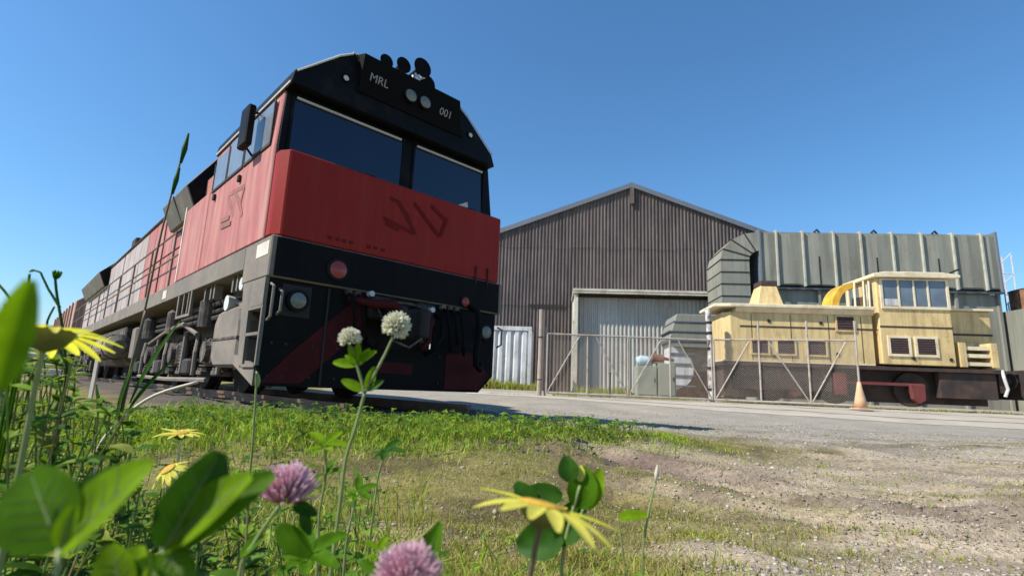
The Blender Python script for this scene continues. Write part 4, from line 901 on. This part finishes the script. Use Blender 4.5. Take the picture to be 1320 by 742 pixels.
M_leafb = mat('bright_leaf_green', (.165, .285, .007), .6, var=.3, scale=110, spec=.06, transl=.5)
M_leafd = mat('deep_leaf_green', (.028, .085, .006), .55, var=.3, scale=110, spec=.12, transl=.25)
M_stem = mat('pale_green_stem', (.22, .27, .09), .5, var=.2, scale=40, transl=.2)
M_stemr = mat('reddish_brown_stem', (.10, .075, .035), .6, var=.25, scale=30)
M_drystem = mat('bleached_dry_stem', (.50, .44, .33), .7, var=.15, scale=20)
M_petal = mat('yellow_petal', (.86, .78, .14), .55, var=.12, scale=120, spec=.15, transl=.5)
M_disc = mat('orange_brown_flower_disc', (.46, .27, .02), .8, var=.35, scale=300)
M_cup = mat('green_brown_flower_cup', (.11, .12, .03), .6, var=.2, scale=80)
M_flor = mat('clover_florets', (1, 1, 1), .55, tint=True, var=.08, scale=80, spec=.2, transl=.2)
def ground_pt(p): return Vector((p.x, p.y, float(gh(p.x, p.y)) - .005))
def stem(root, pts, r_, m, name='stem'):
    # smooth polyline
    P0 = [Vector(p) for p in pts]; mn = max(1e-4, min((b_ - a_).length for a_, b_ in zip(P0[:-1], P0[1:]))); P = [P0[0]]; out = []
    for a_, b_ in zip(P0[:-1], P0[1:]):
        k_ = min(12, max(1, int(round((b_ - a_).length / mn)))); P += [a_.lerp(b_, q_ / k_) for q_ in range(1, k_ + 1)]
    for i in range(len(P) - 1):
        p0, p1, p2, p3 = P[max(i - 1, 0)], P[i], P[i + 1], P[min(i + 2, len(P) - 1)]
        for t in (0, .25, .5, .75): out.append(.5 * ((2 * p1) + (p2 - p0) * t + (2 * p0 - 5 * p1 + 4 * p2 - p3) * t * t + (3 * p1 - p0 - 3 * p2 + p3) * t ** 3))
    out.append(P[-1]); o = root.location
    rr = list(np.linspace(r_ * 1.15, r_ * .8, len(out)))
    return MB().tube([q - o for q in out], rr, 7).build(name, m, root, smooth=True)
def leaf(root, p, d, nrm, L, W, m, name='leaf', fold=.25, curl=.15):
    vs, fs = leaf_grid(Vector(p) - root.location, d, nrm, L, W, fold, curl); return MB().add(vs, fs).build(name, m, root, smooth=True)
def trefoil(root, p, L, W, m, tilt=(0, -.4, 1), rot=0, name='leaf', spread=120):
    for k in range(3):
        a = R(rot + spread * (k - 1)); t = Vector(tilt).normalized(); d = Vector((math.sin(a), math.cos(a), 0)); d = (d - t * d.dot(t)).normalized()
        leaf(root, p, d + t * .25, t, L, W, m, name)
def clover_head(root, c, r_, ax, tipc, midc, basec, n=120, seed=0, name='flower_head', up=.5, cov=1.72, ln=1.0, wd=.085):
    rg = np.random.default_rng(seed); ax = Vector(ax).normalized(); Vs = []; Fs = []; Cs = []; o = Vector(c) - root.location
    for k in range(n):
        f = (k + .5) / n; ph = math.acos(1 - cov * f); th = k * 2.39996
        s = ax.orthogonal().normalized(); b = ax.cross(s)
        rad = s * (math.sin(ph) * math.cos(th)) + b * (math.sin(ph) * math.sin(th)) + ax * math.cos(ph)
        d = (rad + ax * up + Vector(rg.normal(size=3) * .12)).normalized(); L = r_ * rg.uniform(.55, .75) * ln
        p0 = o + rad * r_ * .35; p1 = p0 + d * L * .55; p2 = p0 + d * L
        q = d.orthogonal().normalized(); q2 = d.cross(q); w = r_ * wd; i0 = len(Vs)
        for pp, ww, cc in ((p0, w * .5, basec), (p1, w, midc), (p2, w * .35, tipc)):
            for e in range(4):
                t = math.pi / 2 * e; Vs.append(pp + (q * math.cos(t) + q2 * math.sin(t)) * ww); Cs.append(np.array(cc) * rg.uniform(.85, 1.15))
        for lv in range(2):
            for e in range(4): Fs.append((i0 + lv * 4 + e, i0 + lv * 4 + (e + 1) % 4, i0 + lv * 4 + 4 + (e + 1) % 4, i0 + lv * 4 + 4 + e))
        Fs.append((i0 + 8, i0 + 9, i0 + 10, i0 + 11))
    return npmesh(name, np.array(Vs), np.array(Fs), M_flor, root, np.array(Cs), kind='stuff')
def daisy(root, c, ax, r_, petals, droop=.15, seed=0, thin=1.0):
    rg = random.Random(seed); ax = Vector(ax).normalized(); c = Vector(c); s = ax.orthogonal().normalized(); b = ax.cross(s); o = c - root.location
    MB().tube([o + ax * t for t in (-.30 * r_, -.2 * r_, -.05 * r_, 0)], [r_ * .08, r_ * .26, r_ * .36, r_ * .36], 14).build('flower_cup', M_cup, root, smooth=True)
    mb = MB().tube([o + ax * t for t in (0.001 * r_, .03 * r_, .06 * r_, .07 * r_)], [r_ * .37, r_ * .36, r_ * .25, r_ * .1], 14); mb.build('flower_disc', M_disc, root, smooth=True)
    for a in petals:
        t = R(a + rg.uniform(-5, 5)); d = s * math.cos(t) + b * math.sin(t)
        dr = droop + rg.uniform(-.12, .15)
        leaf(root, c + d * r_ * .3, d - ax * dr, ax, r_ * rg.uniform(.66, .85), r_ * thin * rg.uniform(.22, .30), M_petal, 'petal', .15, rg.uniform(.0, .25))

def plant(name, label, cat, foot, group=None):
    g = ground_pt(Vector(foot)); o = thing(name, label, cat, g, 0, group); o['kind'] = 'thing'; return o, g
WHT = ((.80, .77, .68), (.70, .67, .50), (.42, .44, .20)); PNK = ((.74, .50, .58), (.60, .31, .41), (.34, .22, .18))
# white clover: forked stem with two heads
Y = .42; t, g = plant('white_clover', 'white clover with two round heads on a forked stem before the locomotive', 'clover', at(418, 690, Y))
nd = at(470, 506, Y)
stem(t, [g, at(446, 590, Y), at(459, 548, Y), nd], .0016, M_stem); stem(t, [nd, at(480, 488, Y), at(497, 455, Y), at(507, 433, Y)], .0012, M_stem)
stem(t, [nd, at(466, 490, Y), at(459, 468, Y), at(453, 446, Y)], .0013, M_stem)
clover_head(t, at(511, 420, Y), .0118, (.25, -.1, 1), *WHT, n=300, seed=1, up=.3, cov=1.85); clover_head(t, at(451, 437, Y), .0095, (-.2, -.1, 1), *WHT, n=220, seed=2, up=.5)
R3 = Vector((1, 0, 0)); U3 = Vector((0, 0, 1))
for (px, py, dx, dz, L, m) in ((468, 503, -.9, .42, .019, M_leafb), (473, 503, .25, 1, .019, M_leafb), (474, 503, .8, .6, .014, M_leafd), (460, 470, -1, .1, .019, M_leafb), (459, 468, -.8, .55, .011, M_leafb), (459, 470, .05, 1, .017, M_leafb), (462, 470, .5, .85, .015, M_leafb), (462, 466, .85, .6, .016, M_leafb), (456, 464, -.35, 1, .013, M_leafb)):
    leaf(t, at(px, py, Y), Vector((dx, -.12, dz)), (dz * .3, -1, .25), L, L * .42, m)
# pink clovers
Y = .30; t, g = plant('pink_clover', 'pink clover head on a leaning stem beside the big clover leaves', 'clover', at(300, 742, Y))
stem(t, [g, at(312, 725, Y), at(340, 680, Y), at(360, 652, Y)], .0013, M_stem)
clover_head(t, at(368, 640, Y), .0145, (.1, -.1, 1), *PNK, n=170, seed=3, up=.95, cov=1.45, ln=1.35, wd=.075)
for (px, py, dx, dz, L, m) in ((358, 678, .75, -.5, .024, M_leaf), (378, 650, .9, -.25, .014, M_leafd), (392, 655, .3, -.9, .014, M_leafd), (340, 690, -.6, -.5, .015, M_leaf)): leaf(t, at(px, py, Y), Vector((dx, -.1, dz)), (-.2, -.8, .5), L, L * .5, m)
Y = .25; t, g = plant('pink_clover', 'pink clover head low in the grass with two pointed leaves behind it', 'clover', at(515, 800, Y))
stem(t, [g, at(520, 780, Y), at(524, 765, Y)], .0013, M_stem); clover_head(t, at(525, 752, Y), .0142, (.05, -.15, 1), *PNK, n=170, seed=4, up=.95, cov=1.45, ln=1.35, wd=.075)
for (px, py, dx, dz, L, m) in ((530, 735, .45, .9, .020, M_leafd), (545, 735, .3, 1, .022, M_leaf), (500, 745, -.7, .3, .016, M_leaf)): leaf(t, at(px, py, Y + .02), Vector((dx, .1, dz)), (0, -1, .3), L, L * .42, m)
# yellow flowers
Y = .25; t, g = plant('yellow_daisy', 'yellow daisy with drooping petals seen from the side over gravel', 'flower', at(676, 790, Y))
stem(t, [g, at(683, 742, Y), at(691, 700, Y), at(697, 676, Y)], .0016, M_stemr)
daisy(t, at(701, 652, Y), (.22, .14, 1), .031, list(range(0, 360, 26)), .06, 3, thin=.95)
Y = .31; t, g = plant('yellow_daisy', 'yellow daisy with orange centre standing up against the wagon', 'flower', at(18, 640, Y))
stem(t, [g, at(28, 590, Y), at(45, 500, Y), at(57, 445, Y)], .0018, M_stem)
daisy(t, at(62, 429, Y), (-.12, .20, 1), .036, list(range(10, 370, 24)), .12, 8, thin=.75)
Y = .78; t, g = plant('yellow_daisy', 'small yellow daisy on a pale stem above the big clover leaves', 'flower', at(225, 640, Y))
stem(t, [g, at(229, 600, Y), at(233, 566, Y)], .002, M_drystem); daisy(t, at(233, 558, Y), (.05, -.1, 1), .030, list(range(0, 360, 26)), -.05, 5)
Y = .70; t, g = plant('yellow_daisy', 'wilting yellow daisy drooping in the grass', 'flower', at(218, 660, Y))
stem(t, [g, at(214, 640, Y), at(217, 612, Y)], .0018, M_drystem); daisy(t, at(217, 604, Y), (-.3, -.5, .7), .024, list(range(0, 360, 30)), .5, 6)
# clover leaves behind the centre daisy
Y = .36; t, g = plant('clover_plant', 'broad leaved clover with a yellow bud behind the drooping daisy', 'clover', at(722, 760, Y))
hub = at(728, 668, Y)
for (px, py, dx, dz, L, W, m) in ((725, 690, -1, -.25, .030, .024, M_leafd), (722, 700, .45, .9, .030, .020, M_leafd), (748, 655, .1, 1, .026, .020, M_leaf), (757, 655, .35, 1, .026, .013, M_leafb), (725, 640, -1, .1, .026, .014, M_leafd), (690, 655, -.6, .7, .020, .014, M_leafd), (735, 620, -.2, 1, .016, .014, M_leafd)): leaf(t, at(px, py, Y), Vector((dx, 0, dz)), (-.1, -1, .35), L, W, m)
stem(t, [g, at(725, 720, Y), at(735, 670, Y), at(748, 625, Y)], .0014, M_stem); leaf(t, at(748, 620, Y), (0, 0, 1), (0, -1, .2), .010, .006, M_petal, 'bud')
stem(t, [at(725, 705, Y), at(740, 690, Y), at(752, 655, Y)], .0012, M_stem)
# thin grass stems with seed heads
for (nm, lb, Y, P, r_, m, hd) in (
    ('seeding_grass', 'thin seeding grass stem beside the drooping daisy', .5, [(822, 760), (829, 710), (836, 660), (845, 622)], .0011, M_stem, (.004, M_drystem)),
    ('upright_grass', 'upright grass stem in front of the locomotive steps', .95, [(323, 640), (325, 580), (329, 520), (331, 478)], .0022, M_stem, None),
    ('dry_stem', 'bleached dry stem arching over the grass below the bogie', 1.6, [(128, 575), (160, 537), (200, 509), (255, 492)], .0055, M_drystem, None)):
    t, g = plant(nm, lb, 'grass stem', at(P[0][0], P[0][1], Y)); pts = [at(a, b, Y) for a, b in P]
    stem(t, [g] + (pts if nm == 'dry_stem' else pts[1:]), r_, m)
    if hd:
        e = pts[-1]; MB().tube([e - t.location, e - t.location + Vector((.001, 0, .008)), e - t.location + Vector((.002, 0, .016))], [.0008, hd[0] * .5, .0006], 6).build('seed_head', hd[1], t, smooth=True)
    if nm == 'upright_grass': leaf(t, at(330, 500, Y), (0, 0, 1), (1, -.5, 0), .03, .012, M_stem)
lf, g = plant('ribbed_leaf', 'single bright green leaf lying out beside the thin grass stem', 'leaf', at(838, 670, .5)); stem(lf, [g, at(800, 690, .5), at(797, 668, .5)], .001, M_stem); leaf(lf, at(797, 668, .5), (1, 0, .22), (-.2, -.6, .8), .028, .012, M_leafb)
# tall dark stem
Y = 1.0; t, g = plant('tall_weed', 'tall dark weed stem rising past the locomotive with blade leaves below', 'weed', at(138, 620, Y))
stem(t, [g, at(150, 560, Y), at(178, 440, Y), at(208, 300, Y), at(228, 225, Y), at(242, 174, Y)], .0022, M_stemr)
MB().tube([at(233, 210, Y) - t.location, at(238, 192, Y) - t.location, at(243, 172, Y) - t.location], [.0025, .0052, .002], 7).build('seed_head', M_leafd, t, smooth=True)
MB().tube([at(222, 250, Y) - t.location, at(227, 232, Y) - t.location, at(231, 216, Y) - t.location], [.0025, .0048, .0025], 7).build('seed_head', M_leafd, t, smooth=True)
stem(t, [at(150, 560, Y), at(170, 470, Y), at(188, 400, Y)], .003, M_stemr, 'side_stem')
for (px, py, dx, dz, L, W) in ((168, 520, .38, 1, .17, .015), (150, 545, .1, 1, .12, .014), (165, 530, .55, .85, .12, .013), (145, 560, -.5, .9, .10, .014)): leaf(t, at(px, py, Y), Vector((dx, -.1, dz)), (-.5, -.9, .2), L, W, M_leafd, 'leaf', .3, .1)
# thin budding stems against the sky
Y = .55; t, g = plant('budding_weed', 'thin weed with small buds standing against the sky', 'weed', at(88, 560, Y))
stem(t, [g, at(86, 480, Y), at(80, 420, Y), at(73, 378, Y), at(71, 358, Y)], .0016, M_leafd); stem(t, [at(77, 396, Y), at(62, 372, Y), at(52, 351, Y), at(46, 349, Y)], .0012, M_leafd, 'side_stem')
for k in range(9): a = k * 40; leaf(t, at(71, 360, Y), Vector((math.cos(R(a)) * .6, math.sin(R(a)) * .4, 1)), (math.cos(R(a)), -.5, 0), .010, .004, M_leaf, 'bud')
leaf(t, at(46, 349, Y), (-1, 0, -.1), (0, -1, .3), .008, .004, M_leafd, 'bud')
stem(t, [at(86, 470, Y), at(60, 420, Y), at(70, 395, Y)], .0012, M_leafd, 'side_stem')
Y = .5; t, g = plant('blade_weed', 'dark strappy weed leaves reaching up against the sky', 'weed', at(20, 540, Y))
for P in ([(20, 480), (38, 420), (36, 380), (38, 353)], [(14, 480), (20, 400), (8, 378), (-6, 362)], [(24, 480), (26, 420), (18, 404), (6, 392)]):
    p = [at(a, b, Y) for a, b in P]; stem(t, [g, *p], .0014, M_leaf, 'leaf')
# large clover leaves close to the lens
def big_clover(lb, Y, foot, hubp, leaves, grp=None):
    t, g = plant('clover_plant', lb, 'clover', at(*foot, Y)); hb = at(*hubp, Y)
    stem(t, [g, (g + hb) / 2 + Vector((.002, 0, 0)), hb], .0011, M_stem)
    for (dx, dy, dz, nx, ny, nz, L, W, m) in leaves: 
        lo = leaf(t, hb, Vector((dx, dy, dz)), (nx, ny, nz), L, W, m, 'leaflet', .22, .08)
        d_ = Vector((dx, dy, dz)).normalized(); s_ = d_.cross(Vector((nx, ny, nz))).normalized(); n_ = s_.cross(d_).normalized(); o_ = hb - t.location
        c_ = lambda t_, q_=0: o_ + d_ * (L * t_) + s_ * (W * .5 * q_) + n_ * (abs(q_) * W * .5 * .35 - .08 * L * t_ * t_ + .00012)
        MB().tube([c_(0), c_(.3), c_(.6), c_(.93)], [.00035, .0003, .0002, .0001], 5).build('midrib', M_stem, lo)
        for q_ in (-1, 1):
            for t_ in (.15, .3, .45, .6): MB().tube([c_(t_), c_(t_ + .10, q_ * .38), c_(t_ + .16, q_ * .66)], [.00013, .00011, .00007], 4).build('vein', M_stem, lo)
    return t
big_clover('large soft green clover leaf with three broad leaflets by the grass edge', .150, (70, 800), (78, 706), [(-.62, .1, .75, .2, -1, .2, .0245, .0205, M_leaf), (.30, .25, 1, -.1, -1, .1, .0215, .0130, M_leafd), (.80, -.05, .95, -.4, -1, .4, .0300, .0165, M_leafb), (.25, -.2, .8, .3, -1, .5, .0120, .0060, M_leafb)])
big_clover('large clover leaf with folded leaflets beside the pink clover', .165, (215, 800), (212, 706), [(.42, .1, 1, .7, -1, .1, .0290, .0170, M_leafd), (.78, 0, .80, -.5, -1, .4, .0300, .0140, M_leafb), (1.15, .25, .95, -.2, -1, .3, .0340, .0130, M_leaf), (.35, -.1, -.3, 0, -1, .5, .016, .009, M_leaf)])
big_clover('clover leaf cut off low among the weeds with bright leaflets', .17, (160, 850), (160, 770), [(-.4, 0, .8, 0, -1, .4, .016, .012, M_leafb), (.6, 0, .6, 0, -1, .4, .016, .012, M_leaf), (0, .2, 1, 0, -1, .4, .014, .012, M_leafb)])
t, g = plant('broad_grass', 'broad green grass blade beside the orange centred daisy', 'grass blade', at(-6, 640, .11)); p = at(-3, 505, .11)
stem(t, [g, (g + p) / 2, p], .0012, M_stem); leaf(t, p, at(37, 372, .11) - p, (.5, -.9, 0), .0235, .0078, M_leafb, 'leaf', .3, .0)
# mid distance clover plants in the middle
for (lb, Y, P, rot, L, m) in (('clover plant with pale leaves below the white clover', .5, [(424, 742), (412, 660), (420, 610), (419, 572)], 20, .022, M_leafb), ('small clover plant with a green star of leaves on the dry grass', .55, [(440, 742), (448, 690), (462, 632)], 60, .020, M_leaf), ('clover plant with two dark rounded leaflets by the bare patch', .6, [(470, 650), (488, 610), (498, 580)], 100, .022, M_leafd), ('low clover plant with dark oval leaves beside the leaning stem', .34, [(392, 790), (394, 742), (398, 712)], 45, .024, M_leaf), ('clover sprig with small leaves beside the low pink flower', .42, [(470, 790), (482, 740), (488, 708)], 10, .013, M_leafb)):
    t, g = plant('clover_plant', lb, 'clover', at(*P[0], Y)); pts = [at(a, b, Y) for a, b in P[1:]]; stem(t, [g, *pts], .0014, M_stem)
    trefoil(t, pts[-1], L, L * .45, m, (.1, -.5, 1), rot, spread=75); trefoil(t, pts[-1] - Vector((0, 0, .004)), L * .8, L * .36, m, (-.2, -.3, 1), rot + 180, spread=60)
    if len(pts) > 2: trefoil(t, pts[-2], L * .9, L * .4, M_leaf, (-.3, -.4, 1), rot + 90, spread=100)

# clover ground cover on the near left, one mass
Vs, Fs, Cs = [], [], []; rg = np.random.default_rng(5)
pos = []
x, y = polar(1150, .34, 2.8, -50, -13, rg); pos += list(zip(x, y, rg.uniform(.01, .15, 1150)))
x, y = polar(260, .38, 1.8, -18, 14, rg); k = rg.random(260) < .6; pos += list(zip(x[k], y[k], rg.uniform(.005, .05, int(k.sum()))))
x, y = polar(300, 2.6, 5.5, -48, -20, rg); pos += list(zip(x, y, rg.uniform(.01, .10, 300)))
tq = rg.random(1500); of_ = rg.normal(size=1500) * .35; pos += list(zip(-3.9 + 4.9 * tq - .22 * of_, 3.35 + 1.13 * tq + .97 * of_, rg.uniform(.04, .12, 1500)))
for X, Yy, hgt in pos:
    if math.hypot(X, Yy) < .34 and hgt > .1: continue
    z0 = float(gh(X, Yy)); tl = Vector((rg.normal() * .35, -.25 + rg.normal() * .3, 1)).normalized(); L = rg.uniform(.009, .018) * (1 + .25 * max(0, Yy - 1)); rot = rg.uniform(0, 360)
    col = np.array([[.085, .175, .015], [.16, .255, .02], [.05, .11, .012]])[rg.integers(3)] * rg.uniform(.8, 1.25)
    p = Vector((X, Yy, z0 + hgt))
    for k in range(3):
        a = R(rot + 115 * k); d = Vector((math.cos(a), math.sin(a), 0)); d = (d - tl * d.dot(tl)).normalized() + tl * .15
        v, f = leaf_grid(p, d, tl, L, L * .72, .2, .15, 3, 2); o = len(Vs); Vs += v; Cs += [col] * len(v); Fs += [tuple(i + o for i in q) for q in f]
    # stalk: a thin three sided tube
    b = Vector((X - tl.x * hgt, Yy - tl.y * hgt, z0 - .01)); o = len(Vs); w = .0008 * (1 + .4 * Yy)
    for q in (b, p):
        for e in range(4): Vs.append(q + Vector((math.cos(1.571 * e) * w, math.sin(1.571 * e) * w, 0))); Cs.append(np.array([.20, .24, .08]))
    Fs += [(o + e, o + (e + 1) % 4, o + 4 + (e + 1) % 4, o + 4 + e) for e in range(4)]
def leafy_stem(foot, top, w, L0, L1, nl, bend):
    foot = Vector(foot); top = Vector(top); col0 = np.array([[.20, .26, .07], [.24, .22, .09], [.14, .20, .05]])[rg.integers(3)]; prev = foot
    for i in range(1, 8):
        t_ = i / 7; q = foot.lerp(top, t_) + Vector((bend[0], bend[1], 0)) * math.sin(t_ * 3.14); o = len(Vs)
        for c_ in (prev, q):
            for e in range(4): Vs.append(c_ + Vector((math.cos(1.571 * e) * w, math.sin(1.571 * e) * w, 0))); Cs.append(col0)
        Fs.extend([(o + e, o + (e + 1) % 4, o + 4 + (e + 1) % 4, o + 4 + e) for e in range(4)])
        for m_ in range(nl + int(rg.integers(0, 2))):
            th = rg.uniform(0, 6.28); d = Vector((math.cos(th), math.sin(th), rg.uniform(-.1, 1.0))); L = rg.uniform(L0, L1) * (1.15 - .45 * t_)
            v, f = leaf_grid(q, d, (-d.x * .5, -d.y * .5 - .3, 1), L, L * rg.uniform(.3, .6), .25, .25, 4, 2); o = len(Vs); Vs.extend(v)
            c_ = np.array([[.085, .175, .015], [.17, .26, .02], [.05, .11, .012], [.22, .24, .04]])[rg.integers(4)] * rg.uniform(.8, 1.2); Cs.extend([c_] * len(v)); Fs.extend([tuple(j + o for j in qd) for qd in f])
        prev = q
for k in range(105):
    px = rg.uniform(-30, 215) if k % 5 else rg.uniform(180, 330); Yt = math.exp(rg.uniform(math.log(.48), math.log(1.35)))
    lim = 455 + 55 * sstep(90, 150, px) + 115 * sstep(150, 190, px); py = lim + abs(rg.normal()) * 45
    tp = at(px, py, Yt); ft = Vector((tp.x + rg.normal() * .03, tp.y + rg.normal() * .03, 0)); ft.z = float(gh(ft.x, ft.y)) - .01
    if tp.z - ft.z > .04: leafy_stem(ft, tp, .0009 + .0004 * Yt, .016, .036, 3, rg.normal(size=2) * .015)
for k in range(160):
    r_ = math.exp(rg.uniform(math.log(.42), math.log(1.6))); a = R(rg.uniform(-47, -34) if k % 4 else rg.uniform(-40, -24)); X, Yy = r_ * math.sin(a), r_ * math.cos(a); z0 = float(gh(X, Yy))
    H_ = rg.uniform(.06, .20) * (1 if r_ > .5 else .75) * (1 if k % 4 else .4); lx, ly = rg.normal(size=2) * .25; prev = Vector((X, Yy, z0 - .01)); w = .0010; col0 = np.array([[.20, .24, .07], [.26, .20, .10], [.14, .18, .05]])[rg.integers(3)]
    for i in range(1, 6):
        t_ = i / 5; q = Vector((X + lx * H_ * t_ * t_, Yy + ly * H_ * t_ * t_, z0 + H_ * t_)); o = len(Vs)
        for c_ in (prev, q):
            for e in range(4): Vs.append(c_ + Vector((math.cos(1.571 * e) * w, math.sin(1.571 * e) * w, 0))); Cs.append(col0)
        Fs += [(o + e, o + (e + 1) % 4, o + 4 + (e + 1) % 4, o + 4 + e) for e in range(4)]
        for m_ in range(int(rg.integers(1, 4))):
            th = rg.uniform(0, 6.28); d = Vector((math.cos(th), math.sin(th), rg.uniform(.1, .9))); L = rg.uniform(.014, .034) * (1.1 - .4 * t_)
            v, f = leaf_grid(q, d, (-d.x * .5, -d.y * .5, 1), L, L * rg.uniform(.28, .5), .25, .25, 4, 2); o = len(Vs); Vs += v
            c_ = np.array([[.085, .175, .015], [.17, .26, .02], [.05, .11, .012], [.22, .24, .04]])[rg.integers(4)] * rg.uniform(.8, 1.2); Cs += [c_] * len(v); Fs += [tuple(j + o for j in qd) for qd in f]
        prev = q
gc = npmesh('ground_cover', np.array(Vs), np.array(Fs), M_leafs, None, np.array(Cs), True); tag(gc, 'low clover and weed leaves matted together on the bank', 'ground cover', kind='stuff')
